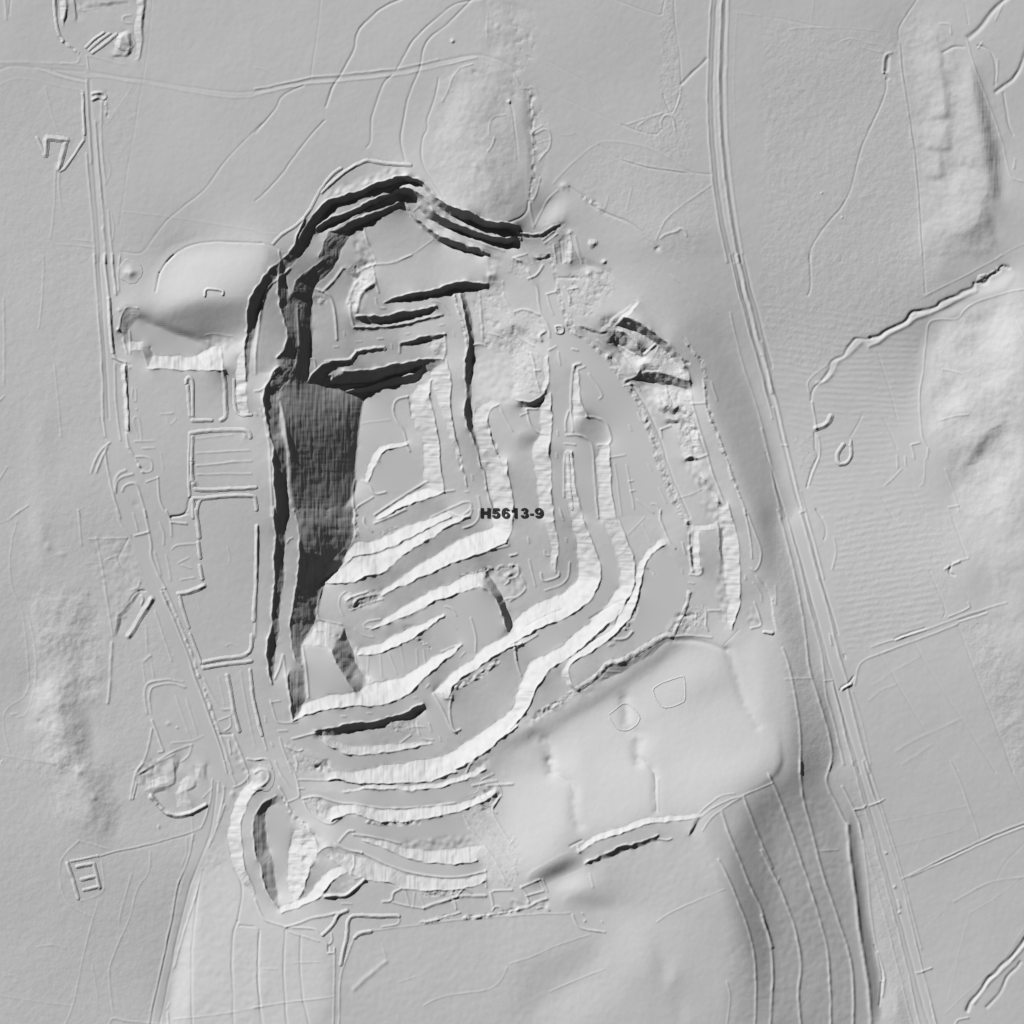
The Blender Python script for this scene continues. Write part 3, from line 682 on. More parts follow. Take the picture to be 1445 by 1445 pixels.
C2 1.3 0.8: 25,310 80,292 160,330
C2 0.9 -0.3: 0,280 60,370 120,440
C2 1.1 0.7: 250,395 290,390 297,430 255,433 250,395
C2 1 0.5: 262,405 285,402 284,420
C2 1 0.6: 200,216 250,204
C2 1 0.5: 204,220 220,280 238,328
C2 1 0.5: 266,535 276,605
C2 1.2 0.7: 215,525 250,505
C2 1.1 0.7: 345,520 372,527
C2 1.4 0.9: 350,610 338,700 336,850 345,970
C2 1.2 0.8: 325,860 305,920 305,970
C2 1.3 0.9: 310,992 390,990 440,1022 455,1080 460,1150 465,1280 485,1445
C2 1.3 0.8: 420,890 470,895 525,915 550,970 560,1020 545,1042 480,1045
C2 1.5 1.1: 350,640 355,605 385,598
C2 1.2 0.7: 370,660 370,630 410,615
C2 1.1 0.6: 435,655 475,710 512,775 490,792
C2 1.2 0.7: 298,1330 298,1083 340,1083 342,1110
C2 1 0.6: 300,1040 360,1048
C2 1 0.5: 260,970 265,992
C2 1 0.5: 255,1095 258,1115
C2 1 0.5: 270,1395 285,1440
C2 1 0.6: 553,1112 630,1102
C2 1 0.35: 575,1150 595,1280 612,1430
C2 1 0.45: 640,1160 665,1290 682,1395
C2 1 0.5: 655,1248 676,1244
C2 1 0.5: 665,1303 686,1299
C2 1 0.35: 760,1155 775,1185
C2 1 0.4: 820,1285 860,1365
C2 1 0.4: 656,940 668,965
C2 1.2 0.8: 830,962 885,940
C2 1.2 0.8: 830,962 832,1010
C2 1.2 0.7: 628,722 690,705 715,745
C2 1.2 -0.8: 675,715 720,790 760,850 820,990 850,1100 900,1250 950,1350 990,1445
C2 1.1 0.6: 705,870 720,910 745,925 750,900
C2 1.3 0.8: 95,850 150,848
C2 1.2 0.8: 92,855 105,920 130,965 175,985
C2 1.2 0.8: 115,540 135,600 140,680 165,750
C2 1.2 0.8: 135,635 165,635
C2 1.1 0.6: 60,885 95,870
C2 1.2 .9: 640,345 700,375 790,425
C2 1.2 .8: 745,545 800,488 815,500
C2 1.1 .7: 600,500 660,540 690,545
C2 1.2 .8: 480,470 520,500 560,540 600,600
C2 1.1 .7: 860,720 870,780
C2 1.1 -.6: 830,790 860,840
C2 1.2 .8: 300,180 330,230 330,260
C2 1.2 .9: 320,190 370,180
C2 1.2 -.8: 270,125 370,128
C2 1.3 .9: 180,60 150,110 100,130
C2 1.2 .7: 30,440 70,470 130,500
C2 1.1 .6: 0,470 60,510 100,540
C1 1.2 .8: 0,1330 60,1300 60,1320
C1 1.1 .7: 20,1420 90,1400
C1 1.2 .7: 180,1320 240,1275
C1 1.1 .6: 190,1340 260,1290
C1 1.1 .7: 240,1350 255,1445
C1 1.1 -.6: 275,1330 290,1445
C2 1.3 -1.2: 560,460 620,545 700,640
C2 1.5 1: 630,690 700,672 710,640
C2 1.2 0.7: 740,545 800,490
C2 1.1 0.6: 805,530 820,505
C2 1.2 0.9: 940,640 985,690
C2 1.2 0.9: 945,570 985,650 990,705 1000,800 1040,950 1085,1090 1130,1250 1215,1440
C2 1.1 0.7: 1000,820 1070,817
C2 1.6 1: 980,1125 1000,1105 1025,1125 1080,1100
C2 1.3 0.8: 1065,690 1070,740 1080,850 1110,930 1150,1000 1200,1150 1230,1240 1262,1320 1300,1430
C2 1 -0.3: 690,240 800,320 880,380 960,450 1000,520
C2 0.9 -0.2: 520,80 620,150 690,220 760,260 900,390
C2 1 0.35: 880,110 1000,200 1140,320
C2 1.2 0.35: 1215,320 1260,530 1320,720 1380,900 1445,1180
C2 1.2 0.4: 1110,700 1140,800
C2 1.7 0.95: 1255,0 1300,190 1350,400 1400,580 1445,760
C2 1.5 -0.7: 1235,0 1280,190 1330,400 1380,580 1445,830
C2 1.3 -0.5: 1285,0 1330,190 1370,340 1445,620
C2 1.1 0.5: 1212,0 1240,130 1290,330 1380,640 1445,900
C2 1 0.35: 1055,1200 1075,1260 1120,1330
C2 1 0.3: 930,1340 1000,1320 1060,1290
C2 1 0.5: 780,1370 810,1375 828,1420
C2 1.1 0.5: 700,1350 790,1420
C2 1.2 0.8: 775,1010 800,1080 820,1150
# --- east
D2 2.1 -1.5: 1360,70 1325,58 1300,95 1250,115 1240,150 1215,160 1172,148 1168,185 1110,200 1080,225 1030,240 980,260 965,287 880,310 825,310 805,360 740,395 680,420 652,450 600,458
D2 1.7 -0.975: 600,458 570,468 522,455 500,480 460,530 452,562 380,578 370,640 335,685
D2 2.2 0.8: 1180,200 1120,225 1000,290 900,332 840,350 810,385 700,435 650,480 590,505
D2 2.2 0.7: 545,485 510,520 470,560 410,590 395,640 360,690 310,705
D2 1.2 -0.6: 330,690 280,740 272,800
D2 1.2 0.8: 278,810 290,890 300,950
D2 1.2 -0.8: 290,980 288,1070 315,1105 272,1180 250,1275
D2 1.1 0.6: 310,1000 325,1100 280,1200 262,1260
D2 1 0.3: 350,610 250,690 262,760
D2 1.1 0.42: 1445,190 1350,205 1250,235 1180,260 1120,300 1080,358 990,352 925,358 908,420 890,640 868,780 875,960 900,1050 920,1085
D2 1 0.3: 900,1130 895,1260 870,1270
D2 1.1 -0.5: 265,0 268,120 268,200 255,222
D2 1 -0.4: 885,0 892,100 902,210
D2 0.9 -0.25: 640,540 690,700 720,800 745,900
D2 0.9 -0.25: 670,900 710,980 745,1065
D2 1 0.45: 745,1105 750,1170
D2 1 0.5: 790,1110 795,1160
D2 1 0.55: 825,1045 870,1035
D2 1 0.5: 825,1050 840,1120
D2 1 0.5: 915,1065 910,1120
D2 1 0.4: 770,1180 680,1270
D2 1.1 0.4: 985,910 1050,890 1140,880
D2 1.1 0.4: 1000,630 1060,640 1100,655
D2 1 0.35: 1010,1180 1050,1290 1090,1410
D2 0.9 -0.25: 660,1340 720,1445
D2 0.9 -0.2: 820,1280 880,1400
D2 1.1 0.5: 1030,1390 1085,1380
D2 1.1 -0.6: 300,1400 330,1440
D2 1 -0.35: 490,1000 520,950 550,890
D2 1.2 0.3: 1400,340 1445,440
D2 1 0.3: 900,225 1000,175 1150,100 1260,40 1320,0
D2 1.6 0.8: 0,480 40,660 80,800 125,1000 160,1150 225,1400
D2 1.4 -0.7: 0,560 40,720 80,860 120,1050 210,1390
D2 1.3 0.45: 0,960 45,1150 75,1290 110,1445
D2 1.2 -0.5: 25,1090 60,1200 100,1330 135,1445
D2 1.2 0.5: 110,1048 140,1052
D2 1.2 0.4: 215,1300 240,1400
D2 1.2 0.7: 210,1420 235,1412
# --- south west quarter
A3 1 0.212: 0,70 60,50 110,0
A3 1.2 0.34: 435,0 442,120 450,190
A3 1.2 0.34: 530,155 555,270 580,420 600,560 622,690
A3 1.6 0.722: 618,732 608,880 605,980 595,1060
A3 1.2 -0.425: 710,155 670,225 648,265 660,300 700,370
A3 1.1 0.34: 580,275 640,250
A3 1 0.425: 650,290 700,370 730,420 755,435
A3 1.2 0.51: 715,440 760,430 770,395
A3 1.2 -0.68: 715,500 730,470 770,440 800,445
A3 1.3 0.68: 780,520 795,490 780,470
A3 1.2 0.383: 640,0 665,80 720,140
A3 0.9 0.255: 490,160 720,152
A3 0.9 0.17: 470,295 640,280
A3 1.1 0.425: 735,20 760,110
A3 1.3 0.68: 798,0 815,90 838,190 828,245 860,330 910,430
A3 1.2 0.68: 745,140 818,120
A3 1.1 0.425: 855,235 870,290 885,355
A3 1.1 0.425: 915,250 928,310 940,385
A3 1.1 0.425: 880,65 905,120 902,190
A3 1.1 0.51: 920,0 945,60 945,140
A3 1.2 0.68: 945,65 1030,72
A3 1.2 -0.595: 945,35 1035,18
A3 1.1 0.425: 948,215 965,198 1010,190 1075,186
A3 1 0.34: 980,292 1040,262
A3 1 0.34: 1000,382 1075,372
A3 1 0.34: 1005,300 1055,320
A3 1.1 0.595: 910,430 960,540 1000,655 1060,800 1110,950 1165,1090 1205,1210 1245,1330 1280,1445
A3 1.1 0.595: 890,450 940,560 985,680 1040,820 1090,970 1140,1100 1190,1240 1225,1340 1250,1445
A3 1 -0.425: 900,440 950,550 992,668 1050,810 1100,960 1152,1095 1197,1225 1260,1445
A3 1.1 0.383: 855,555 890,660 920,760 945,830
A3 1.1 0.297: 805,640 810,770
A3 1.3 0.51: 795,830 830,800
A3 0.9 0.255: 785,840 800,950
A3 0.9 0.255: 825,800 850,920
A3 1.2 0.51: 810,1120 797,1050 797,970 830,945 940,930
A3 1.2 0.51: 832,1120 822,1050 828,990 850,968 940,950 1020,975
A3 1 0.34: 940,935 1010,945
A3 1 0.255: 970,1025 1045,1250
A3 1 0.297: 1030,1045 1085,1230
A3 1 0.297: 945,1285 1060,1275 1120,1245
A3 0.9 0.212: 835,1160 940,1300
A3 1.2 0.51: 840,1205 815,1320 790,1390 745,1445
A3 1.2 0.68: 840,1160 870,1240 890,1300 905,1330 875,1335
A3 1.2 0.595: 870,1380 950,1330 1050,1295
A3 1.2 0.595: 1055,1295 1040,1360 990,1390
A3 1.2 -0.68: 830,1380 850,1410 840,1440
A3 1.3 0.595: 1120,930 1210,1105 1275,1092 1280,1120
A3 1 0.425: 1205,1160 1270,1135
A3 1 0.51: 1270,1150 1275,1195 1240,1215
A3 1 0.255: 1325,890 1360,1080 1405,1305
A3 1 0.212: 1205,920 1235,1070
A3 1.4 -0.85: 1215,1238 1275,1236
A3 1.4 0.85: 1285,1240 1320,1320 1365,1445
A3 1.2 0.68: 1260,1270 1275,1340
A3 1.2 0.765: 1365,1372 1400,1378 1445,1372
A3 0.9 0.255: 1255,205 1265,250 1265,285
A3 0.9 0.17: 1085,490 1100,545
A3 0.9 0.212: 1250,745 1270,730 1310,750
A3 1 0.212: 90,60 50,250 60,430 130,560 160,900 155,1020 20,1095 15,1200 50,1330
A3 1 0.212: 150,560 190,700 205,920 150,1130 100,1140
A3 0.9 0.17: 0,1350 150,1375 300,1400
A3 1 0.34: 90,1120 60,1125
# --- pit, southern part
B3 1.3 0.6: 15,90 10,300 5,560 -2,700
B3 1 0.6: 175,180 190,158 205,155
B3 1.2 0.8: 600,45 600,80 645,118
B3 1.3 0.8: 660,70 780,20 830,0
B3 1.2 0.7: 555,0 550,60 550,150
B3 1.2 0.8: 1150,98 1200,85 1235,40 1235,0
B3 1.2 0.9: 1065,10 1130,40 1185,35 1195,0
B3 1 0.5: 500,450 470,475 458,530 485,580
B3 1.2 0.7: 540,540 545,515 575,480 680,462
B3 1.2 0.9: 530,550 640,505 700,490
B3 1.2 0.9: 505,500 530,478 620,450
B3 1.1 0.7: 640,645 605,650 592,630 625,608 690,600
B3 1.2 0.7: 375,400 345,520 340,600 410,618 475,630
B3 1 0.4: 550,655 590,690 650,698
B3 1 0.5: 1050,530 1090,540 1110,580
B3 1 0.6: 1190,595 1220,690 1215,780
B3 0.9 0.3: 1050,590 1110,655
B3 1.2 0.9: 1030,780 1110,745
B3 1.2 0.8: 560,760 545,800 570,860 630,935
B3 1.3 0.9: 262,750 280,860 290,960 295,1030
B3 1.2 0.8: 155,800 165,880 175,960 200,1080 205,1155
B3 1.3 0.8: 150,800 140,860 110,930
B3 1.1 0.6: 85,1050 110,1150 130,1175 230,1168
B3 1.1 0.5: 90,1060 135,1055
B3 1.2 0.9: 205,1258 330,1228
B3 1.1 0.6: 135,1255 155,1320 200,1445
B3 1.1 0.6: 125,1218 175,1213
B3 1.1 0.7: 0,1060 30,1190 62,1320
B3 1.1 0.7: 0,1380 70,1365 90,1420
B3 1.3 1: 985,1015 1040,1110 1088,1230 1130,1210
B3 1.3 1: 1085,1020 1070,1100 1082,1190 1105,1225
B3 1.3 0.9: 1030,1010 1040,1040 1085,1035
B3 1 0.6: 890,1165 905,1260 980,1265
B3 1 0.6: 800,1285 860,1240
B3 1 0.6: 870,1170 870,1195 930,1195
B3 1 0.5: 960,1175 970,1215
B3 1.2 0.8: 1430,740 1440,820
B3 1 0.5: 620,1118 640,1120
B3 1 0.5: 480,1135 500,1137
B3 1 0.5: 875,1035 890,1032
B3 1 0.5: 945,980 960,965
B3 1 0.5: 1130,810 1155,785
B3 1 0.5: 1015,1250 1022,1270
B3 1 0.5: 55,1140 60,1165
B3 1 0.5: 90,1285 98,1300
B3 1.3 0.8: 1380,490 1430,480
B3 1.3 0.8: 1380,360 1410,390 1380,410
B3 1.2 0.7: 1410,250 1445,240
B3 1.1 0.7: 1300,220 1410,195 1380,180
B3 0.8 0.35: 625,790 620,910
B3 0.8 0.35: 690,800 700,915
B3 0.8 0.35: 740,790 780,900
B3 0.8 0.3: 800,740 820,870
B3 0.8 0.35: 890,770 895,850
B3 0.8 0.35: 930,770 940,840
B3 1.1 0.6: 1380,1230 1430,1170
B3 1.2 0.8: 170,1300 230,1330 260,1320
B3 1.2 0.8: 220,1360 235,1390 225,1440
# --- middle south
C3 1.2 0.8: 170,350 178,395 230,385 272,365 270,345
C3 1.1 0.6: 330,290 328,340 318,380 280,415 195,442
C3 1 0.5: 105,275 140,420
C3 1 0.5: 98,150 104,178
C3 1 0.5: 188,225 190,250 215,250
C3 1.2 0.7: 60,365 98,440 0,500
C3 1.2 0.7: 0,380 50,360 48,300 0,300
C3 1.1 0.6: 0,250 30,245
C3 1.2 0.8: 25,760 45,880 60,910
C3 1.2 0.7: 20,770 100,720 150,690
C3 1.2 0.9: 830,0 825,50 840,80 870,170 910,210
C3 1.1 0.6: 950,180 966,240
C3 1 0.5: 945,330 948,345
C3 1 0.5: 985,400 1012,404
C3 1 0.5: 275,0 292,55
C3 1 0.5: 308,160 310,175
C3 1.3 0.9: 990,355 1030,362 1058,345 1055,320
C3 1.3 0.9: 985,130 1000,340
C3 1.2 0.8: 1140,70 1150,100
C3 1.2 -0.6: 440,600 590,500 655,495
C3 1.2 -0.8: 90,640 200,580 290,545
C3 1.3 -1: 430,730 580,660 590,570 655,490
C3 1.5 1.2: 580,715 640,710 672,670
C3 1.2 0.7: 1095,555 1155,552
C3 1.2 0.7: 1060,530 1085,560 1075,630 1090,660
C3 1.2 0.7: 1025,560 1020,630
C3 1.2 0.6: 1110,700 1000,690 880,700
C3 1 -0.3: 1180,740 1260,660
C3 1.1 0.7: 1290,0 1320,110 1332,265
C3 1.1 0.6: 1310,20 1380,200 1385,280 1350,340 1330,320
C3 1.1 0.6: 1355,365 1400,430 1430,450 1445,500
C3 1.2 0.8: 1345,510 1370,570 1392,640 1330,650
C3 1.4 1: 1400,672 1445,676
C3 1 0.5: 1340,400 1380,450 1385,500
C3 1 0.5: 1295,360 1298,380
C3 0.8 0.25: 0,90 0,95
C3 0.9 0.25: 650,130 740,40
C3 0.9 0.25: 730,80 770,170
# --- east, south of the stream
D3 1.5 0.75: 90,0 120,110 160,260 200,440 225,570 245,720 262,880 300,1000 335,1110 380,1270 388,1350 370,1430
D3 1.4 0.6: 130,0 170,150 210,300 245,470 290,640 325,760 345,900 350,1010 390,1140 430,1300 452,1400
D3 1.5 0.75: 115,765 150,850 175,980 200,1120 215,1250 212,1445
D3 1.5 0.7: 215,20 260,180 300,330 350,490 400,700 470,950
D3 1.3 -0.6: 235,20 280,180 325,350 385,560 430,700 460,815
D3 1.3 0.6: 240,0 290,180 345,390 395,580 455,790
D3 1.2 -0.5: 345,385 390,560 420,680
D3 1.4 -0.5: 130,0 190,190 260,430 330,700 400,960 470,1200 540,1445
D3 1.4 0.7: 390,950 440,1150 500,1400
D3 1.6 0.8: 470,970 520,1190 590,1445
D3 1 0.3: 500,1000 560,1200 600,1400
D3 1 -0.9: 430,990 440,970 462,962 482,952 505,918
D3 1 0.9: 445,980 475,965 490,962
D3 1.2 0.6: 375,685 385,740
D3 1 0.6: 345,940 390,935
D3 1.1 -0.6: 300,0 345,70 352,130 342,160
D3 1.2 0.45: 395,150 412,230 390,320
D3 1 0.4: 1080,620 1240,570
D3 1 -0.4: 1085,610 1235,560
D3 1.1 0.4: 1350,510 1090,590 890,665 700,722 600,755
D3 1.1 0.45: 1080,630 840,720 640,795 550,830 525,880 515,960
D3 1.1 -0.7: 735,708 790,682 900,650
D3 1.1 0.6: 740,716 800,690 900,660
D3 1 0.5: 1030,585 1155,540 1140,510
D3 0.9 -0.3: 840,730 940,910 1090,1130 1290,1445
D3 0.9 -0.3: 650,790 730,920 880,1190 960,1280 1080,1430
D3 0.9 -0.3: 1080,640 1130,770 1200,960 1300,1210 1385,1445
D3 0.9 -0.3: 925,340 975,450 1015,555 1000,590
D3 0.9 -0.138: 1090,390 1155,520
D3 0.9 -0.11: 970,140 1025,290
D3 0.9 -0.3: 1050,40 1100,180 1130,265
D3 0.9 -0.138: 695,0 760,90
D3 1 0.11: 1250,600 1300,720 1355,820
D3 0.9 0.11: 1180,640 1250,750 1340,950
D3 1.4 0.9: 1010,325 1050,300 1090,285
D3 1.3 -0.9: 1045,300 1030,350 1060,360
D3 1 0.4: 1090,280 1140,265
D3 1.4 0.11: 590,1050 660,990 740,960
D3 1.4 0.11: 740,880 870,810
D3 1.4 0.11: 620,960 720,890
D3 1.6 0.138: 740,1330 870,1250 1100,1150
D3 1.6 0.11: 780,1400 940,1290
D3 1.2 0.4: 130,930 280,925
D3 1.3 0.4: 75,420 80,520
# --- south west sheet
A4 1.3 0.576: 720,205 735,110 750,60 790,10
A4 1.2 -0.432: 745,190 760,110
A4 1.3 0.648: 735,200 755,120
A4 2 1.01: 830,190 900,275 970,302 1050,285
A4 1.8 0.864: 1050,285 1135,240
A4 1.3 -0.504: 780,70 820,50 850,30
A4 1.2 0.504: 760,70 850,10 960,-40
A4 1 0.36: 1165,150 1130,190 1120,200
A4 1.1 0.432: 1170,100 1165,200 1140,300 1110,360
A4 1.3 0.432: 1205,110 1205,160
A4 1.3 0.648: 1235,140 1230,220 1200,330
A4 1.2 -0.36: 1195,120 1180,300 1155,420 1060,640 990,900 930,1200 880,1445
A4 1.2 0.576: 1240,0 1270,60 1300,120
A4 1.2 0.576: 1330,0 1360,50 1375,80 1340,120 1290,140
A4 1.2 0.504: 1240,240 1210,330 1150,470
A4 0.9 0.18: 1060,310 1062,380
A4 1.2 0.252: 435,435 345,520 320,600 335,700 370,785 500,855
A4 1 0.216: 435,435 520,455 600,482
A4 1.1 0.432: 540,520 640,498 740,468 830,452
A4 1.1 0.252: 830,452 960,415 1060,385 1110,362
A4 1 -0.252: 560,522 740,480 830,462 1060,395
A4 1 0.216: 560,540 575,650 575,730 440,765
A4 1.3 0.504: 1065,400 1055,480 1020,590 985,660 962,770 950,850 920,990 890,1130 840,1330 818,1445
A4 0.9 0.216: 1030,420 1030,500 1000,570
A4 1.2 -0.36: 1065,440 1050,520 1000,640 970,760 955,870 900,1120 850,1330 830,1445
A4 1.2 0.648: 1112,590 1095,700 1040,850 990,1020 960,1130
A4 1.3 -0.504: 1112,600 1090,740 1065,920 1052,1150 1060,1445
A4 1.3 -0.576: 1290,590 1325,640 1340,695 1310,880
A4 1.3 -0.504: 1310,880 1288,940 1278,1050 1285,1445
A4 1.2 -0.432: 1430,950 1420,1100 1435,1445
A4 1.2 0.288: 955,1420 1150,1400 1290,1380 1445,1350
A4 1.1 0.36: 920,1360 935,1330
A4 1.3 0.576: 925,1385 930,1445
A4 1.2 -0.504: 1325,905 1400,910
A4 1.1 0.252: 725,620 690,740 660,850 655,900
A4 1 0.252: 830,490 825,610 755,690 720,850 670,960 610,1100 598,1200 625,1395
A4 1 0.216: 540,765 500,910 440,1150 410,1330 360,1445
A4 1.1 0.216: 205,1020 250,1010 310,1012 360,1032
A4 0.9 0.144: 0,1290 200,1320 400,1345
A4 0.9 0.108: 20,1180 60,1172 130,1200
A4 1.2 0.36: 600,1445 620,1410 690,1430 750,1435
A4 0.9 0.144: 250,40 300,300 380,400
A4 0.9 0.144: 510,1120 540,1300
# --- south
B4 1.6 1.2: 0,150 50,128 80,90 72,50 30,40 0,62
B4 1.2 0.7: 110,0 135,70 240,190
B4 1.1 0.7: 185,0 230,90 245,185
B4 1 0.6: 180,222 245,196
B4 1.2 0.8: 135,140 165,200 200,290 270,355
B4 1.1 0.6: 245,150 270,150
B4 1.2 0.9: 240,100 300,102 380,105 480,88 600,125
B4 1.2 0.9: 1165,60 1180,20 1200,0
B4 1.3 0.9: 1250,100 1310,70
B4 1.4 1: 1280,130 1420,125
B4 1.3 0.9: 1200,130 1330,105
B4 1.2 0.9: 265,205 350,187 450,226 560,236 680,256 800,256 980,246 1100,226
B4 1.2 0.7: 270,225 300,290 380,335 430,345 470,310
B4 1.3 0.9: 460,440 515,378 545,382
B4 1.2 0.8: 545,400 640,410 760,440 800,450
B4 1.2 0.9: 590,502 680,545 760,585 880,615 1000,638 1130,635 1270,605
B4 1.2 0.6: 1270,600 1275,690
B4 1.3 0.9: 330,430 350,480 400,520
B4 1.4 1: 440,455 520,490 590,500
B4 2 1.5: 385,742 440,738 500,742 550,700 600,650
B4 1.3 0.9: 545,520 550,570 520,610 545,650 580,635
B4 1.4 1: 800,700 760,720 755,772 705,772
B4 1 -0.5: 590,640 680,655 800,690
B4 1.1 0.6: 760,775 860,800 930,805
B4 1.7 1.2: 930,805 1000,780 1060,765 1120,740 1270,738
B4 1.1 0.8: 1110,750 1150,690 1190,720
B4 1.1 0.7: 1100,770 1110,810
B4 1 0.5: 480,782 530,785
B4 0.8 0.35: 830,710 850,790
B4 0.8 0.35: 880,720 870,800
B4 0.8 0.35: 900,730 930,790
B4 1.3 0.9: 0,760 40,870 100,890 170,910
B4 1.4 1: 170,912 260,885 310,860 380,847 460,832
B4 1.1 0.8: 205,915 330,918 350,945 400,1000
B4 1.1 0.7: 420,945 428,985 405,1010
B4 1 -0.9: 406,1010 406,1042
B4 1 0.8: 405,1052 440,1052 440,1025
B4 1.1 0.6: 190,940 280,965 350,990
B4 1.1 0.6: 700,910 795,900 795,852
B4 1.1 0.6: 440,1055 436,1200 430,1445
B4 1.1 0.55: 462,1445 465,1180 500,1090 545,970
B4 1.2 -0.55: 25,930 10,1150 40,1445
B4 1.2 -0.55: 165,930 155,1150 175,1445
B4 1.2 -0.55: 252,960 246,1150 262,1300 297,1445
B4 1.1 0.35: 0,1355 130,1332 430,1295
B4 0.9 0.25: 40,1142 120,1140
B4 0.9 0.25: 220,1108 350,1105
B4 2.6 0.6: 550,1250 610,1190 720,1105
B4 1 0.25: 930,1345 1010,1300 1100,1280 1330,1255 1390,1130
B4 1 0.2: 790,1215 880,1185
B4 1 0.2: 700,1000 720,1080
B4 1.2 0.7: 1300,720 1312,790
B4 1.2 0.9: 1315,712 1415,705
B4 1.2 0.8: 1308,820 1320,798 1350,798 1360,815
B4 1.1 0.8: 910,885 1000,872 1060,850 1130,832
B4 1.1 0.8: 1150,860 1260,848 1340,838 1445,820
B4 1 0.3: 560,940 780,915 1000,885 1200,862 1445,850
B4 1.1 0.5: 1150,300 1200,390 1380,605
B4 1.1 0.5: 1180,370 1280,470 1395,680
B4 1.1 0.5: 1220,540 1290,600 1375,670
B4 1.2 0.6: 1310,290 1360,370 1400,440 1425,470
B4 1.1 0.5: 1250,330 1330,420 1400,480
B4 1.1 0.5: 1300,420 1370,500 1445,620
B4 1.2 0.8: 1330,280 1300,270 1350,190
B4 1.1 0.6: 1310,250 1360,190
B4 1 0.4: 1430,420 1400,460
# --- south east
C4 1.1 0.6: 1045,300 1000,372 985,400
C4 1 0.5: 1040,285 1100,230 1160,182 1235,176
C4 1 0.5: 1045,310 1110,255 1180,220 1260,195 1285,185 1360,155 1445,118
C4 1 0.45: 1060,380 1110,300 1240,215 1290,190
C4 1.2 -0.5: 745,0 795,50 802,120 798,200 806,270
C4 1.6 0.5: 815,100 812,200 815,270
C4 1 -0.4: 220,62 300,90 340,130
C4 1.1 0.7: 820,428 870,435 890,425
C4 1.3 0.9: 375,470 380,500
C4 1.3 -0.8: 330,465 395,435
C4 1.4 1: 415,560 435,545
C4 1.2 0.9: 60,690 90,730 102,775
C4 1.2 0.8: 62,695 130,665 160,650
C4 1.1 0.7: 165,650 190,710
C4 1.1 0.7: 180,650 205,715
C4 1.2 0.8: 90,740 180,715
C4 1.6 1.2: 0,825 60,810 110,800 150,770 200,758
C4 1.2 0.8: 150,810 190,800 215,820
C4 1 0.3: 0,848 200,838 335,832
C4 1.1 0.7: 345,842 355,880 375,912 440,930 520,940
C4 0.9 0.25: 0,1112 110,1080 250,1010 440,955
C4 0.9 0.25: 220,1265 350,1210 520,1140
C4 0.9 0.3: 810,882 870,835 1000,780 1180,703
C4 1.1 0.5: 440,620 455,690
C4 1.6 0.75: 1165,275 1200,380 1260,530 1320,680 1380,800 1420,930 1445,1020
C4 1.6 0.75: 1290,200 1330,310 1370,420 1445,580
C4 1.5 0.7: 1150,540 1210,650 1260,780 1310,910 1345,1060 1355,1200 1355,1300 1348,1445
C4 1 0.35: 1195,1210 1215,1280 1195,1440
C4 1.1 0.35: 1420,60 1445,110
# --- far south east
D4 1.7 0.8: 0,490 50,590 100,690 160,850 200,970 220,1130 205,1240 200,1300 215,1445
D4 1.7 0.8: 0,850 40,960 60,1090 65,1200 55,1300 45,1445
D4 1.6 0.75: 40,70 80,160 130,290 190,460 230,590 290,760 320,880 355,1000 375,1130 382,1445
D4 1.7 0.85: 215,0 212,100 230,220 290,440 330,600 370,720 430,900 490,1080 510,1250 505,1445
D4 1.6 0.7: 385,0 352,90 365,150 410,230 465,340
D4 2.4 1.3: 475,350 478,450 505,650 530,850 545,980 570,1120 590,1240 600,1445
D4 1.3 0.7: 445,140 500,240 540,350 550,420
D4 1.2 0.4: 535,320 555,430 580,600 600,820 625,1000 655,1150
D4 1.1 -0.8: 620,1010 640,1050 655,1110 668,1200
D4 1.2 -0.7: 660,1220 655,1290 648,1340
D4 1.4 0.8: 640,1050 680,1180 675,1230 665,1290
D4 1.1 0.28: 560,430 620,640 700,920 770,1220 830,1445
D4 1.4 -0.4: 520,0 590,230 650,450 720,700 770,880 840,1160 900,1380 918,1445
D4 1.2 0.4: 500,0 560,230 600,370 660,600 740,880 800,1130 870,1445
D4 1.4 0.75: 555,0 605,170 640,240 690,400 755,620 830,900 880,1120 960,1445
D4 1.1 0.4: 582,0 640,190 720,430 800,720 880,1030
D4 1.2 -0.4: 570,0 622,190 700,430 780,720 870,1040 940,1400
D4 1.2 0.8: 515,262 560,256 572,240
D4 1.1 0.8: 592,240 638,226
D4 1 0.8: 645,225 672,208
D4 1.1 0.6: 852,1165 880,1158
D4 1 0.8: 885,1155 935,1138
D4 1.4 0.7: 750,770 762,800
D4 1.1 0.4: 1445,340 1330,380 1200,436 950,555 770,648
D4 1.1 0.4: 1445,360 1330,402 1200,455 950,575 820,630
D4 1.1 -0.36: 1445,350 1200,446 950,565
D4 1 0.32: 1040,0 1080,80 1112,160 1170,330 1195,412
D4 0.9 -0.12: 1250,0 1330,110 1420,255
D4 0.9 -0.12: 1360,0 1440,180
D4 2.1 -1.43: 1450,980 1410,1035 1380,1075 1310,1125 1290,1165 1240,1200 1210,1265 1150,1320 1135,1370
D4 2 0.7: 1445,1020 1390,1085 1300,1170 1240,1230 1170,1330
D4 1.8 -0.9: 1425,1105 1400,1140 1350,1180 1330,1240 1300,1290 1240,1350
D4 1.2 0.24: 1445,635 1280,652 1180,700 1060,770
D4 1 -0.096: 1445,450 1340,560 1290,645
D4 0.9 0.072: 1150,820 1100,1000 1030,1300
D4 0.9 0.072: 1000,820 900,920
D4 0.9 0.096: 1420,640 1280,760 1150,830
D4 0.9 0.072: 720,330 1120,245
D4 0.9 0.072: 720,470 1100,370
D4 0.9 0.096: 1445,920 1330,1100 1200,1210 1010,1390
D4 0.9 0.0576: 880,430 920,330 830,530
D4 1.1 0.6: 1070,1440 1080,1420 1140,1412
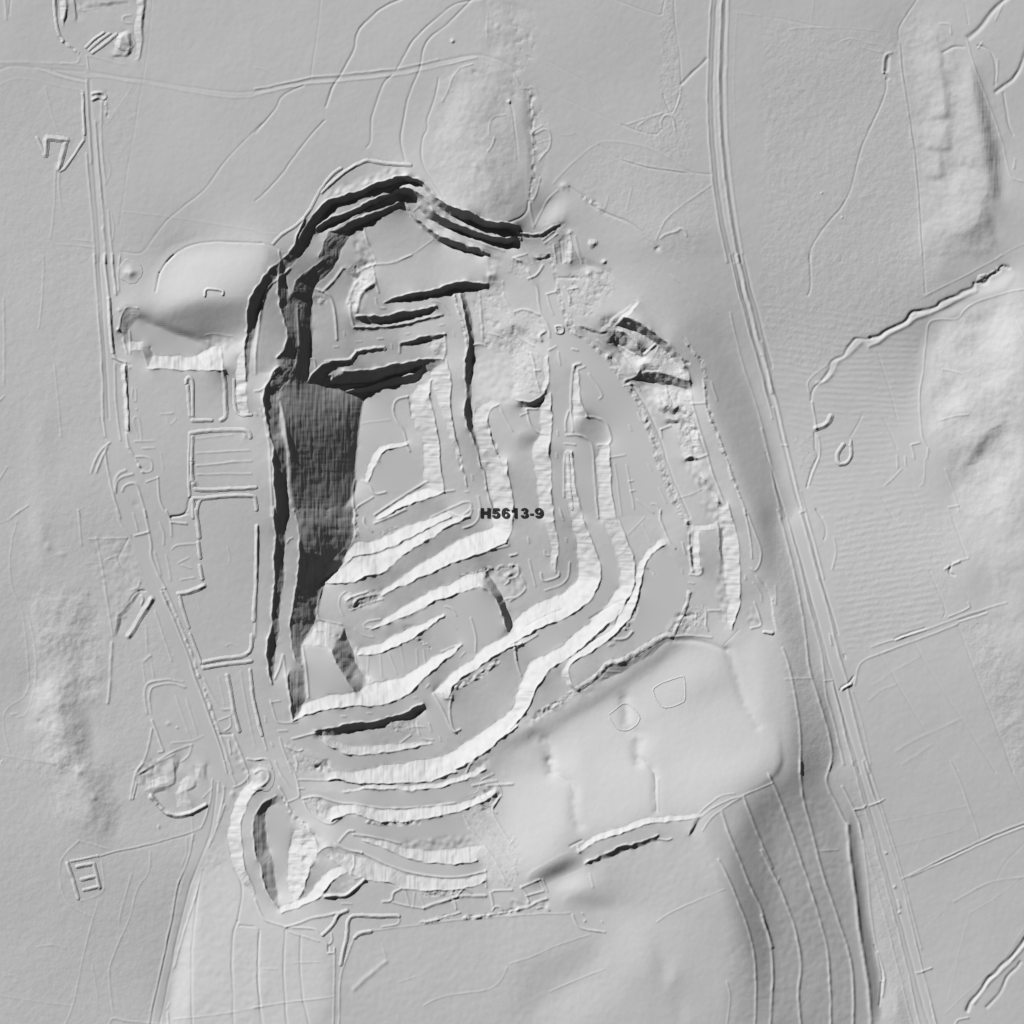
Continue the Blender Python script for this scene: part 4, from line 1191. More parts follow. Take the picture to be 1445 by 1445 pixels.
D4 1 0.28: 330,490 420,485
D4 1 0.32: 90,660 100,635
"""

STRIPS = """
A1 5: 470,300 485,440 495,600 515,900 545,1445
A2 5: 555,0 570,250 580,450 590,700 605,950 640,1180 690,1360 730,1500
A3 6: 690,0 780,230 860,470 960,720 1050,950 1150,1230 1200,1400
A4 7: 1190,0 1195,120 1170,330 1060,620 980,900 900,1250 860,1445
C1 5: 1125,0 1105,350 1100,600 1120,900 1150,1150 1215,1445
C2 6: 1225,0 1270,190 1330,440 1420,780
D3 8: 150,0 230,250 300,480 380,800 450,1050 540,1445
D4 8: 530,0 610,290 700,600 800,980 900,1400
"""

# uneven ground  "sheet amplitude kind: outline"
ROUGH = """
C1 0.22 f: 830,0 910,0 920,240 940,460 965,500 1000,760 980,890 870,860 640,700 740,640 830,560 820,400
C1 0.1 f: 490,790 700,800 960,950 1110,980 1130,1200 1000,1445 900,1445 760,1340 500,1170 340,1040
D1 0.11 f: 0,90 700,180 760,250 870,1100 870,1445 0,1445
D1 0.4 b: 760,60 1000,100 1240,760 1290,1100 1260,1400 900,1440 860,1000 780,420
B1 0.48 b: 1040,400 1290,340 1445,400 1445,1200 1200,1180 1040,1080 960,900
B1 0.5 b: 1240,0 1445,0 1445,330 1280,300
C1 0.3 r: 0,0 130,60 150,300 60,440 150,520 230,700 200,880 150,1080 100,1000 90,560 0,520
A1 0.063 f: 0,470 440,520 510,1445 0,1445
A1 0.049 f: 560,500 780,480 660,1240 1445,1300 1445,1340 1000,1370 660,1400
A2 0.056 f: 0,0 500,0 600,1000 640,1445 0,1445
A3 0.07 f: 0,0 640,0 940,700 1000,900 800,960 840,1180 740,1445 0,1445
A3 0.6 b: 180,430 480,430 560,700 560,1000 430,1100 300,900 200,820
A3 0.6 b: 160,900 320,920 480,1250 470,1445 200,1400
A3 0.15 m: 500,150 720,160 800,420 640,680 560,420
A4 0.07 f: 0,0 720,0 1050,380 1060,420 980,800 830,1445 0,1445
A4 0.35 b: 260,0 620,0 680,330 540,430 300,260
A4 0.3 m: 740,0 960,0 960,120 800,160 760,120
D2 0.11 f: 0,0 960,0 960,230 820,310 640,440 260,690 0,460
D2 0.55 b: 960,400 1445,190 1445,1445 1110,1445 1000,1000 900,960
D2 0.12 g: 960,400 1445,190 1445,1445 1110,1445 1000,1000 900,960
D2 0.18 f: 180,990 290,990 310,1100 240,1250 150,1020
D3 0.3 b: 1120,0 1445,0 1445,1445 1390,1445 1130,640 1240,560 1340,500 1140,250
D3 0.14 f: 1080,640 1240,600 1445,1000 1445,1445 1390,1445
D3 0.1 f: 60,0 190,400 350,1000 440,1400 220,1445 100,760 80,400
D3 0.09 f: 400,0 1120,0 1020,580 500,780
C4 0.054 m: 1210,980 1350,980 1350,1445 1200,1445
D4 0.0585 m: 0,180 380,160 470,500 500,1445 0,1445
D4 0.12 f: 470,0 560,240 760,880 840,1445 700,1445 640,900 540,380
B4 0.18 f: 1140,290 1240,270 1445,430 1445,690 1280,690
C4 0.18 f: 0,380 60,520 60,680 0,700
B4 0.675 r: 1180,180 1330,130 1360,180 1300,290 1180,290
B4 .5 r: 195,400 260,370 345,480 300,680 240,770 180,640
B4 0.75 r: 265,200 350,190 430,240 420,330 300,280
B4 0.55 m: 320,0 400,0 410,70 370,90 320,30
B4 0.45 m: 780,430 1180,405 1180,455 1000,490 850,480
B4 0.3 m: 500,560 540,640 430,700 400,740 480,730 560,690
B4 0.4 m: 400,480 560,510 560,620 420,535
B4 0.3 m: 170,290 270,340 280,400 200,370
C1 0.35 r: 170,1240 290,1210 330,1300 440,1445 230,1445 180,1300
C2 0.64 r: 0,0 90,10 100,110 40,140 0,110
C2 0.48 r: 100,0 260,0 250,60 130,60
C2 0.608 r: 300,120 400,60 560,100 580,180 420,360 350,300
C2 0.672 r: 480,350 620,330 960,590 980,720 700,690 560,480
C2 0.96 r: 820,740 980,730 1010,880 1060,1060 960,1130 900,900
C2 0.3 m: 690,680 830,740 850,900 780,900
C2 0.35 m: 960,1140 1080,1110 1210,1440 1080,1445
C2 0.3 m: 520,540 620,520 700,640 640,700
C2 0.48 r: 0,280 140,310 210,400 180,480 0,450
C2 0.56 r: 0,480 110,480 170,560 160,760 0,780
B2 0.525 r: 1210,180 1280,130 1350,160 1445,440 1445,580 1260,510 1200,330
B2 0.18 m: 1210,560 1445,590 1445,800 1215,850
B2 0.9 r: 490,70 650,20 660,160 590,240 560,340 510,280 560,140
B2 0.75 r: 965,460 1050,450 1050,570 960,560
B2 0.825 r: 330,180 400,210 400,260 340,280
B2 0.35 m: 1290,0 1360,10 1340,130 1270,150
B2 0.45 r: 130,590 220,600 230,660 140,760 60,700
B1 0.6 m: 370,1095 480,1020 600,990 780,925 800,955 600,1022 425,1085
B1 0.55 m: 540,1290 600,1250 650,1400 660,1445 560,1445
B1 0.25 f: 830,1010 950,1040 1010,1150 1150,1210 1290,1260 1350,1290 1290,1300 1060,1195 960,1140
A1 0.5 b: 555,0 690,0 680,20 560,40
A1 0.4 m: 420,0 530,0 530,60 430,60
A1 0.6 m: 510,505 580,510 582,552 512,555
A1 0.4 m: 640,190 715,175 715,295 640,295
A2 0.45 m: 1110,455 1300,455 1320,510 1240,530 1190,600 1130,510
A2 0.4 m: 1300,690 1350,690 1370,870 1310,870
A2 0.3 m: 640,410 720,420 720,540 690,540
A3 0.5 b: 760,440 830,450 800,520 760,500
A3 0.4 m: 1270,1240 1320,1320 1390,1445 1320,1445
A3 0.35 b: 840,1370 1040,1300 1040,1400 960,1445 840,1445
A4 0.7 b: 1130,480 1235,470 1250,600 1200,630 1115,590
A4 0.3 b: 1210,130 1300,180 1260,330 1160,470 1190,330
B3 0.975 r: 510,490 640,440 700,450 690,500 540,555
B3 0.825 r: 735,1170 880,1160 890,1220 800,1235 740,1215
B3 0.75 r: 330,1205 380,1210 380,1250 330,1255
B3 0.45 r: 140,1260 330,1340 430,1445 190,1445
B3 0.9 r: 320,1390 400,1370 420,1445 320,1445
B3 0.4 m: 1300,320 1445,300 1445,400 1380,420
B3 0.675 r: 1170,1370 1300,1360 1270,1445 1150,1440
C3 0.825 r: 860,680 930,560 1060,520 1090,640 950,690
C3 0.55 m: 1140,280 1190,290 1220,520 1210,650 1155,640 1140,430
C3 0.35 m: 1120,0 1200,0 1220,200 1160,280
C3 0.3 m: 970,60 1010,110 1000,340 980,200
C3 0.4 m: 120,1150 300,1070 470,950 460,990 300,1080 130,1180
C3 0.55 m: 0,1110 60,1090 130,1150 110,1190 40,1170
C3 0.4 m: 1320,500 1400,650 1320,660
C3 0.3 m: 0,280 60,300 90,440 0,490
C4 0.45 m: 0,770 200,750 210,830 0,840
C4 0.027 m: 460,500 1080,340 1200,700 780,860 560,740
C4 0.027 m: 0,860 430,900 550,1100 540,1445 0,1445
B4 0.027 m: 470,1000 1445,860 1445,1445 470,1445
A4 0.07 m: 950,640 1310,700 1290,900 1445,940 1445,1445 930,1445
B4 0.036 m: 0,940 430,1060 430,1445 0,1445
"""

ROUGHLINES = """
C2 0.608 5: 540,560 620,680 720,830 780,980 810,1130 860,1260 930,1400 970,1470
C2 0.54 3: 350,130 330,260 350,420 420,470 500,540 540,560
C2 0.54 3: 240,20 250,150 290,300 340,430
C2 0.513 3: 975,480 1060,600 1080,700 1080,850 1160,1050 1270,1340
C2 0.675 4: 960,860 1010,930 1040,1060
C2 0.54 3: 730,520 860,560 980,600
C3 0.45 4: 990,450 970,560 900,690 850,690 700,775 610,845 560,830 480,915 380,980
C3 0.81 4: 130,1140 240,1075 360,1000
C3 0.743 3: 700,540 660,600 640,650
C3 0.675 3: 985,60 1000,200 1010,340
C3 0.54 2.5: 540,750 570,745
C3 0.472 2: 760,330 800,360
B3 0.878 2.5: 885,690 960,760
B3 0.945 3.5: 1120,985 1200,930 1340,845
B3 0.608 2: 320,665 450,690
B3 0.81 3: 1130,370 1260,330 1440,300
B3 0.608 3: 560,0 550,80 555,150
B3 0.675 3: 700,130 780,100
B4 0.81 3: 630,325 760,332 900,328
B4 0.743 3: 930,730 1040,735 1130,715
B4 0.81 3: 150,200 200,290 270,350
B4 0.54 3: 920,885 1080,850
B4 0.675 3: 1150,860 1445,820
B4 0.675 3: 1080,765 1150,740
B2 0.608 3: 1100,230 1130,330 1160,480
B2 0.608 3: 1290,960 1330,1060 1350,1120
B2 0.54 3: 850,790 870,900
B2 0.608 2.5: 1120,1080 1140,1170
A1 0.54 2.5: 320,200 370,250 435,292
A1 0.54 2: 575,560 585,640
A2 0.472 2: 700,1060 785,1190
A3 0.472 2.5: 900,440 1000,660 1110,950 1200,1210
A4 0.608 3: 0,0 0,0
A4 0.405 3: 820,190 930,300
D1 0.54 3: 680,400 690,440
D2 0.675 3: 1180,150 1330,60
C1 0.675 4: 400,1080 510,1160
C1 0.608 3: 110,500 130,700 120,900 120,1080
"""

# "sheet angle period amplitude: outline"
ROWS = """
D2 8 38 0.0624: 0,250 500,320 780,330 640,430 380,560 260,690 280,980 160,980 0,440
D2 1 34 0.0768: 400,600 520,500 660,460 860,400 860,900 700,960 460,900 300,900 320,720 380,700
D2 -5 35 0.0624: 320,980 460,980 700,960 740,1100 700,1240 400,1330 260,1250 320,1110
D2 -9 37 0.0624: 260,1290 700,1260 860,1280 1000,1380 1060,1445 330,1445
D3 -9 36 0.0768: 380,0 700,0 1000,130 1020,300 930,340 1010,550 880,650 480,790 400,420 410,200
D3 -9 46 0.048: 1030,30 1110,240 1000,260
"""

MOUNDS = """
C1 460 1345 22 2.0
C1 515 1440 16 1.4
C1 810 1365 18 -1.6
C1 305 1030 26 1.6
C1 340 1275 16 1.3
B1 1090 228 12 1.6
B1 1398 560 12 1.8
B1 1335 140 16 .8
B1 1215 400 18 -.9
B1 1220 908 18 .6
D4 683 505 9 1.3
D4 730 690 11 1.3
D4 770 835 10 1.0
A2 650 300 14 1.2
A2 655 410 14 1.3
A2 1070 1268 20 1.6
A2 1345 995 18 .9
A2 1062 895 14 1.0
A2 1062 1140 11 1.2
A2 760 850 8 .6
A2 715 620 8 .6
A2 750 1370 26 -.5
A2 110 0 1 0
D1 450 1205 8 .8
D1 335 1062 8 .8
D1 695 1205 7 .5
C2 845 825 34 3.0
C2 745 905 20 .9
C2 440 105 20 1.6
C2 515 40 12 1.2
C2 880 860 24 1.5
C2 905 685 20 -1.0
C4 410 882 9 .9
C4 408 840 6 .6
C4 510 890 7 .7
C4 25 770 20 .8
A3 215 1170 22 -1.2
A3 285 1190 22 -.8
A3 935 1180 18 .6
A3 980 1208 9 .7
A3 340 240 22 .8
A3 270 205 26 1.0
A4 880 358 9 .9
A4 515 200 22 1.0
A4 440 50 26 1.2
A4 1280 180 20 1.3
B3 520 500 34 1.5
B3 640 470 24 1.2
B3 670 470 14 -1.0
B3 330 1235 20 1.0
B3 1410 350 16 1.2
B4 1310 160 40 2.2
B4 1250 190 34 1.6
B2 1010 490 34 1.3
B2 1035 530 20 1.2
B2 360 260 20 1.1
B2 1315 115 34 1.6
B2 680 1130 12 .8
"""

TRACTS = """
field D2: -10,240 500,320 780,330 870,330 880,900 1020,1380 1060,1445 300,1445 250,1280 320,1100 260,800 90,500
field D3: 300,0 1060,0 1020,300 1010,560 500,780 460,780 380,420
field A4: 1115,600 1290,620 1340,695 1300,900 1780,940 1870,1000 1870,1700 880,1700 950,1250 1000,1000
field C4: -980,880 -300,830 360,850 520,950 560,1445 560,1700 -990,1700
hill B1: 960,600 1040,470 1130,370 1280,340 1400,360 1520,900 1505,1150 1440,1215 1290,1205 1050,1090 940,940
hill D1: 780,60 960,60 1180,300 1290,560 1330,1050 1290,1400 900,1430 870,1100 800,420
hill D2: 920,420 1080,380 1280,230 1445,195 1720,195 1720,2900 1445,2400 1340,1900 1140,1500 1020,1100 890,980
hill A3: 140,-560 300,-560 310,-100 330,400 560,560 600,900 560,1445 700,1800 520,1780 260,1400 140,1000 190,500 200,100
overburden_heap A2: 860,180 880,100 960,10 1000,-40 1100,-75 1400,-75 1400,100 1360,240 1360,455 1100,480 830,350 760,300
spoil_heap C3: 0,1310 210,1215 400,1110 650,960 900,790 1000,700 1230,680 1390,720 1450,1400 1260,1570 1050,1665 750,1710 380,1850 130,2020 30,1960 -60,1560
quarry_pit C2: -1405,1000 -1400,650 -1390,500 -1350,350 -1270,260 -1150,50 -1080,-180 -1000,-300 -800,-395 -600,-430 -400,-310 -220,-240 0,-170 150,-120 280,-190 420,0 720,250 960,450 1080,700 1180,1100 1320,1440 1330,1700 1300,2080 900,2150 650,2300 300,2500 50,2720 -80,2800 -100,3250 -700,3230 -1250,3270 -1440,3190 -1480,2900 -1440,2600 -1300,2560 -1370,2300 -1340,1700
quarry_floor B2: 610,762 750,735 850,745 760,795 750,850 775,915 820,965 830,1020 700,1050 640,1120 600,1230 545,1235 560,1000 580,880
quarry_floor B3: 570,795 700,795 860,712 900,760 1000,800 880,872 760,930 640,925
pond_basin A2: 720,470 725,398 760,355 860,393 1000,448 1108,490 1090,552 950,558 860,547 800,480
pond_basin B4: 43,250 170,240 205,330 190,420 180,600 110,650 80,480 42,330
pond_basin A3: 668,595 720,530 775,500 770,570 710,660 668,660
road A1 4.5: 465,290 485,440 495,600 515,900 545,1445
road A2 5: 548,0 565,250 578,450 590,700 605,950 640,1180 690,1360 730,1500
road A3 6: 690,0 780,230 860,470 960,720 1050,950 1150,1230 1200,1400
road A4 7: 1190,0 1195,120 1170,330 1060,620 980,900 900,1250 860,1445
road A1 4: 0,365 200,368 470,395 700,432 960,478 1180,512 1340,525 1445,510
road B1 4: -10,510 300,440 460,430 730,405 910,370 1010,340 1220,300 1330,320 1420,370
road D4 3: 1445,350 1200,446 950,565 760,655
highway C1 8: 1140,0 1125,350 1120,600 1140,900 1170,1150 1230,1445
highway C2 8: 1240,0 1290,190 1345,420 1445,800
highway D2 8: 60,900 120,1120 200,1440
highway D3 9: 165,0 245,250 320,500 395,800 460,1030 550,1445
highway D4 9: 540,0 615,250 710,600 800,950 900,1400
stream D2 4: 1445,40 1360,70 1325,58 1300,95 1250,115 1240,150 1215,160 1172,148 1168,185 1110,200 1080,225 1030,240 980,260 965,287 880,310 825,310 805,360 740,395 680,420 652,450 600,458 570,468 522,455 500,480 460,530 452,562 380,578 370,640 335,685 280,740 272,800 295,960 290,1070 315,1105 250,1275
stream D4 4: 1450,980 1410,1035 1380,1075 1310,1125 1290,1165 1240,1200 1210,1265 1150,1320 1135,1370
stream D1 4: 1345,-5 1280,50 1200,160 1140,205
"""

# things lying on or rising from the ground:
#   name ; label ; category ; group | [part] sheet half-width height: line | ...    or   sheet m radius height: point
THINGS = """
building_footprint ; comb shaped footprint with three bars beside a long wall, lower left meadow ; building footprint | outer_wall A4 1.41 1.41: 372,560 400,650 428,752 | wing A4 1.4 1.25: 425,577 470,570 512,562 | wing A4 1.4 1.25: 448,646 485,641 525,634 | wing A4 1.4 1.25: 462,706 500,700 545,690 | spine_wall A4 1.4 1.25: 516,562 532,630 550,695 | entrance_bank A4 1.1 0.6: 392,548 460,535 540,516
farm_footprint ; squarish three sided bank round a sunken yard, with a tail, in the upper left ; building footprint | yard_wall A1 1.92 1.58: 250,850 256,765 | yard_wall A1 1.92 1.58: 262,757 368,772 | yard_wall A1 1.78 1.41: 360,790 345,850 325,930 | drive_bank A1 1.2 0.8: 335,940 355,932 400,868 462,775 | wing A1 1.35 0.792: 205,760 225,800 242,838
wall ; small rubble walled square beside the road just below the upper left crossroads ; ruin | A1 1.3 1.2: 512,515 540,508 580,518 578,548 545,535 512,550
bank ; uppermost of three parallel slanting banks at the upper left works ; bank ; slanting banks at the upper left works | A1 1.2 0.95: 474,258 520,215 572,180
bank ; thin middle one of three parallel slanting banks at the upper left works ; bank ; slanting banks at the upper left works | A1 1.2 0.7: 492,274 550,225 606,184
bank ; widest and lowest of three parallel slanting banks at the upper left works ; bank ; slanting banks at the upper left works | A1 1.35 0.88: 512,290 570,250 642,188
bank ; curved roadside bank beside bright earthwork strips at the top left edge ; bank | A1 1.3 1.3: 303,0 303,100 320,190 345,225
bank ; straight earth bank left of the main road, between road and farm footprint ; bank | A1 1.2 0.6: 456,520 460,600 467,740
pond_ring ; raised oval ring round a small pond in the ploughed field right of the highway ; embankment | D2 1.5 1.2: 450,1045 420,1085 412,1130 428,1152 | D2 1.35 1.14: 430,1152 460,1152 488,1125 495,1090 488,1050 | D2 1.1 0.8: 490,1058 492,1025
embankment ; short bright hooked embankment where the stream bends beside the ploughed field ; embankment | D2 1.78 1.76: 300,955 345,942 370,920 380,888
embankment ; short thick white embankment holding a small pond left of the main road ; embankment | A3 1.92 1.94: 838,490 800,550 770,590 740,645 710,692
mound ; small round isolated mound beside the main road, above the horseshoe basin ; mound | A2 m 42 2.6: 720,85
mound ; small steep block shaped heap beside a causeway in the upper left corner ; mound | A1 m 34 1.6: 680,225
bank ; tall bank with hooked top between two western yards, under the basin's white face ; bank | A2 1.35 1.32: 1028,705 1028,682 1045,672 1062,690 1062,790 1060,880 | A2 1.3 0.9: 1035,720 1040,800 1046,885
bank ; long thin bank on the right side of the square western yard below the basin ; bank | A2 1.5 1.2: 1232,640 1245,780 1246,895 1220,908
bank ; short level bank closing the square western yard at its lower left corner ; bank | A2 1.3 1: 1060,912 1110,911 1168,910
bank ; level bank along the top of the yard striped with three thin lines ; bank | A2 1.5 1.1: 1050,980 1110,968 1200,965 1340,960 1372,975 1380,1005
bank ; thick bright upright bank down the left side of the striped yard ; bank | A2 1.41 1.23: 1058,1000 1056,1130 | A2 1.41 1.23: 1056,1150 1060,1240
bank ; thin outer bank left of the striped yard, parallel to a thicker one ; bank | A2 1.1 0.8: 1045,985 1040,1100 1038,1210 1045,1330
bank ; level bank under the striped yard, upper of a pair along a yard track ; bank | A2 1.4 1.2: 1075,1292 1150,1296 1280,1290 1410,1280
bank ; lower bank of the pair along the yard track under the striped yard ; bank | A2 1.4 1.2: 1060,1340 1110,1342 1200,1332 1400,1320 1408,1360 1415,1405
bank ; bank running down from the yard track beside a large flat western yard ; bank | A2 1.4 1: 1062,1345 1066,1445 | A2 1.3 1: 1110,1345 1090,1370 1085,1445
bank ; closed oblong bank at the left edge of pit yard, between rim strip and slot ; bank | A2 1.2 0.9: 1290,690 1292,780 1297,885 1385,880
bank ; long straight bank down the right side of the large flat western yard ; bank | A3 1.4 1.3: 1416,90 1418,200 1414,330 1405,480 1398,610
bank ; bright angled bank at the upper left corner of the large flat western yard ; bank | A3 1.63 1.41: 985,462 1060,447 1125,418
bank ; thin bank stepping down the left side of the large flat western yard ; bank | A3 1.3 0.9: 990,465 1005,540 1025,610 1038,645 | A3 1.3 0.9: 1045,682 1075,760 1108,838
bank ; upper of two parallel level banks closing the large western yard at its foot ; bank | A3 1.5 1.2: 1120,836 1220,818 1385,797 1388,690
bank ; lower of two parallel level banks along the lane below the western yard ; bank | A3 1.4 1.2: 1385,832 1250,848 1122,868
bank ; thick upright bank left of the upper western yard, broken into pieces ; bank | A3 1.48 1.32: 1078,0 1090,70 1098,150 | A3 1.35 1.06: 1092,180 1100,230 1105,262 | A3 1.35 1.06: 1102,305 1112,350 1118,380
bank ; straight slanting bank in the parking strips beside the main road, tallest there ; bank | A3 1.5 1.2: 1252,912 1275,1020 1292,1130 1318,1215
bank ; long bank along the right edge of the parking strips by the pit rim ; bank | A3 1.35 1.14: 1378,880 1390,1000 1410,1110 1442,1240
roadside_bank ; strong outer bank on the right of the main road above the western heap ; bank | A2 1.5 1: 600,240 612,440 622,535
causeway_bank ; tall straight bank hugging the right side of the main road below the basin ; bank | A2 1.35 1.14: 690,610 698,750 704,960
rim_bank ; curved double bank along the outer north western rim of the pit ; bank | B1 1.35 1.32: 368,1060 430,1000 520,930 600,887 640,885 740,906 855,910
rim_bank ; thin winding bank outside the north western pit rim, beyond the thicker one ; bank | B1 1.3 0.8: 100,1342 150,1290 220,1250 290,1180 325,1110 352,1050 430,955 475,930
bank ; bright narrow bench bank with a kink, in the middle of the north floor ; bank | B2 1.5 1.2: 530,580 562,528 620,521 700,511 712,518
bank ; small hooked bank joining bench and pit pond in the south western corner ; bank | B4 1.41 1.23: 390,742 440,738 500,742 545,702 600,652
bank ; bright curving ramp bank left of the southern junction below the round pond ; bank | B4 1.48 1.5: 505,822 460,838 430,898 375,952
bank ; bright bank right of the southern ramp, bent like a hockey stick ; bank | B4 1.41 1.41: 790,850 660,852 535,845 508,880 508,960 490,1030 472,1115
bank ; short detached bank just right of the southern ramp bank ; bank | B4 1.48 1.14: 552,968 572,946 638,935
safety_berm ; ragged berm bordering the spoil heap along the pit's south eastern edge ; berm | C3 1.78 0.968: 375,985 480,912 555,832 610,842 705,775 850,692 890,690
safety_berm ; thick upright berm above the ragged spoil heap berm, leaning right ; berm | C3 1.35 0.968: 905,680 935,600 968,540 988,450
safety_berm ; narrow berm island in the north south haul ramp, right of the lettering ; berm | C2 1.2 0.6: 320,1100 325,1250 340,1400
box_footprint ; tiny square outline standing alone on the northern haul junction ; structure footprint | C2 1 0.8: 250,395 290,390 297,430 255,433 250,400
windrow ; small white windrow under the far right edge of the upper quarry benches ; windrow | C3 1.4 1: 1402,672 1445,676
slab_footprint ; open rectangular outline on top of the western overburden heap ; structure footprint | A2 1.1 0.8: 1130,225 1130,182 1180,188 1232,197 1228,218
ring_outline ; rounded rectangular outline on the spoil heap's open top ; outline | C3 0.9 0.22: 785,982 820,952 945,912 962,922 967,1045 940,1065 840,1095 800,1040 785,986
ring_outline ; irregular rounded outline across a fold of the spoil heap ; outline | C3 0.9 0.22: 546,1122 600,1080 640,1056 690,1100 719,1145 690,1190 640,1217 580,1200 546,1142
culvert ; small bright culvert crossing the highway halfway down its right side ; culvert | D3 1.4 1.2: 445,985 470,968 490,958
boulder_heap ; rounded bright rubble heap in the eastern benches, beside a dark hollow ; rubble heap | C2 m 30 2.5: 845,820
boulder_heap ; pale lumpy rubble heap at the lower right end of the southern terraces ; rubble heap | B4 m 44 2.2: 1290,175
boulder_heap ; small oval rubble heap at the tip of a hairpin bench, left of centre ; rubble heap | B3 m 30 1.4: 545,500
mound ; oval bright mound beside the rim road, near the round south western pond ; mound | B4 m 46 2.4: 36,92
mound ; tiny round mound alone on the slope east of the northern pit entrance ; mound | C1 m 18 1.2: 460,1345
farm_bank ; long curved bank ringing the farm hollow left of the main road ; bank | A4 1.63 1.23: 835,190 900,275 970,303 1050,287 1135,242
"""


# ---------------------------------------------------------------- relief
GX = np.zeros((N, N), np.float32)
GY = np.zeros((N, N), np.float32)
Z2 = np.zeros((N, N), np.float32)            # relief laid straight on top of the slopes
FACE = np.zeros((N, N), np.float32)          # where a dug face is (gully streaks)
SDIR = np.zeros((N, N), np.int8)
CALM = np.ones((N, N), np.float32)           # 0 where a surface is graded smooth

# broad slopes: "tile gx gy blur: polygon"
for ln in lines(SLOPES):
    head, body = ln.split(':')
    t, gx, gy, b = head.split()
    p = chaikin(pts(t, body + ' ' + body.split()[0]), 1)
    sl, m = poly_mask(p, float(b))
    GX[sl] += float(gx) * m
    GY[sl] += float(gy) * m
    if abs(float(gx)) > 0.45:                    # the great west wall: sheer worked rock
        FACE[sl] = np.maximum(FACE[sl], m)
        SDIR[sl] = np.where(m > 0.3, 0, SDIR[sl])

# graded surfaces: "tile : polygon"
for ln in lines(FLATS):
    head, body = ln.split(':')
    p = pts(head.strip(), body)
    sl, m = poly_mask(p, 1)
    GX[sl] *= 1 - m
    GY[sl] *= 1 - m
    CALM[sl] *= 1 - m

# dug faces: "tile slope berm: crest ; toe"
for ln in lines(FACES):
    head, body = ln.split(':')
    t, slope, berm = head.split()
    c, toe = [chaikin(pts(t, q), 1) for q in body.split(';')]
    poly = np.concatenate([c, toe[::-1]])
    sl = window(poly, 5)
    dc, dt = dist_in(sl, c), dist_in(sl, toe)
    m = inside(sl, poly).astype(np.float32)
    m = blur(m, 1) * 0.5 + m * 0.5
    tt = dc / (dc + dt + 0.3)
    gy_, gx_ = np.gradient(blur(tt, 1))
    nrm = np.hypot(gx_, gy_) + 1e-6
    sv = float(slope) * (1 + 0.12 * n_mid[sl] + 0.10 * n_big[sl])
    GX[sl] = GX[sl] * (1 - m) - m * sv * gx_ / nrm
    GY[sl] = GY[sl] * (1 - m) - m * sv * gy_ / nrm
    FACE[sl] = np.maximum(FACE[sl], m)
    ang = np.arctan2(gy_, gx_) % math.pi
    k = (np.round(ang / (math.pi / 4)).astype(np.int8)) % 4
    SDIR[sl] = np.where(m > 0.3, k, SDIR[sl])
    if float(berm):
        sl, d = line_dist(c, 8)
        Z2[sl] += 2.3 * float(berm) * np.exp(-(d / 1.35) ** 2) * np.clip(0.9 + 0.3 * n_mid[sl] + 0.2 * n_big[sl], 0.2, 1.8)
        sl, d = line_dist(toe, 6)              # small toe ridge, added for its thin bright and dark line
        Z2[sl] += 0.55 * float(berm) * np.exp(-(d / 1.2) ** 2) * np.clip(0.6 + 0.7 * n_mid[sl] + 0.4 * n_big[sl], 0, 2)

# Poisson: the height field whose slopes come closest to the wanted ones (even extension = free edges)
def poisson(gx, gy):
    fx = 0.5 * (gx[:, :-1] + gx[:, 1:])
    fy = 0.5 * (gy[:-1] + gy[1:])
    div = np.zeros((N, N))
    div[:, :-1] += fx; div[:, 1:] -= fx
    div[:-1] += fy; div[1:] -= fy
    div = np.concatenate([div, div[:, ::-1]], 1)
    div = np.concatenate([div, div[::-1]], 0)
    F = np.fft.rfft2(div)
    ky = 2 * np.cos(2 * np.pi * np.fft.fftfreq(2 * N))[:, None] - 2
    kx = 2 * np.cos(2 * np.pi * np.fft.rfftfreq(2 * N))[None, :] - 2
    den = kx + ky
    den[0, 0] = 1
    F /= den
    F[0, 0] = 0
    return np.fft.irfft2(F, s=(2 * N, 2 * N))[:N, :N].astype(np.float32)


# refine: dug and sloping ground keeps its wanted slope, misfit goes to the open ground between
WANT = np.clip(np.hypot(GX, GY) * 12, 0, 1)
WANT = np.maximum(WANT, 0.25 + 0.6 * (1 - CALM))
WANT *= np.clip(1 - 0.02 * np.maximum.reduce([-xx, -yy, xx - SIZE, yy - SIZE]), 0.05, 1)
TX, TY = GX.copy(), GY.copy()
Z = poisson(TX, TY)
for _ in range(8):
    gy_, gx_ = np.gradient(Z)
    TX += 0.9 * WANT * (GX - gx_)
    TY += 0.9 * WANT * (GY - gy_)
    Z = poisson(TX, TY)

# ditches, low ridges, tracks: "tile sigma height: line"
for ln in lines(RIDGES):
    head, body = ln.split(':')
    t, w, h = head.split()
    w, h = max(0.85, 0.88 * float(w)), 1.15 * float(h)
    p = chaikin(extend(pts(t, body)), 2)
    sl, d = line_dist(p, 3.2 * w + 2, warp=False)
    Z2[sl] += h * np.exp(-0.5 * (d / w) ** 2) * np.clip(1 + 0.12 * n_big[sl] + 0.10 * n_mid[sl], 0.2, 2)

# graded strips (roads): flatten the small relief along a line
for ln in lines(STRIPS):
    head, body = ln.split(':')
    t, w = head.split()
    p = chaikin(extend(pts(t, body)), 2)
    sl, d = line_dist(p, float(w) + 6, warp=False)
    CALM[sl] *= 1 - np.clip(float(w) - d + 1, 0, 1)

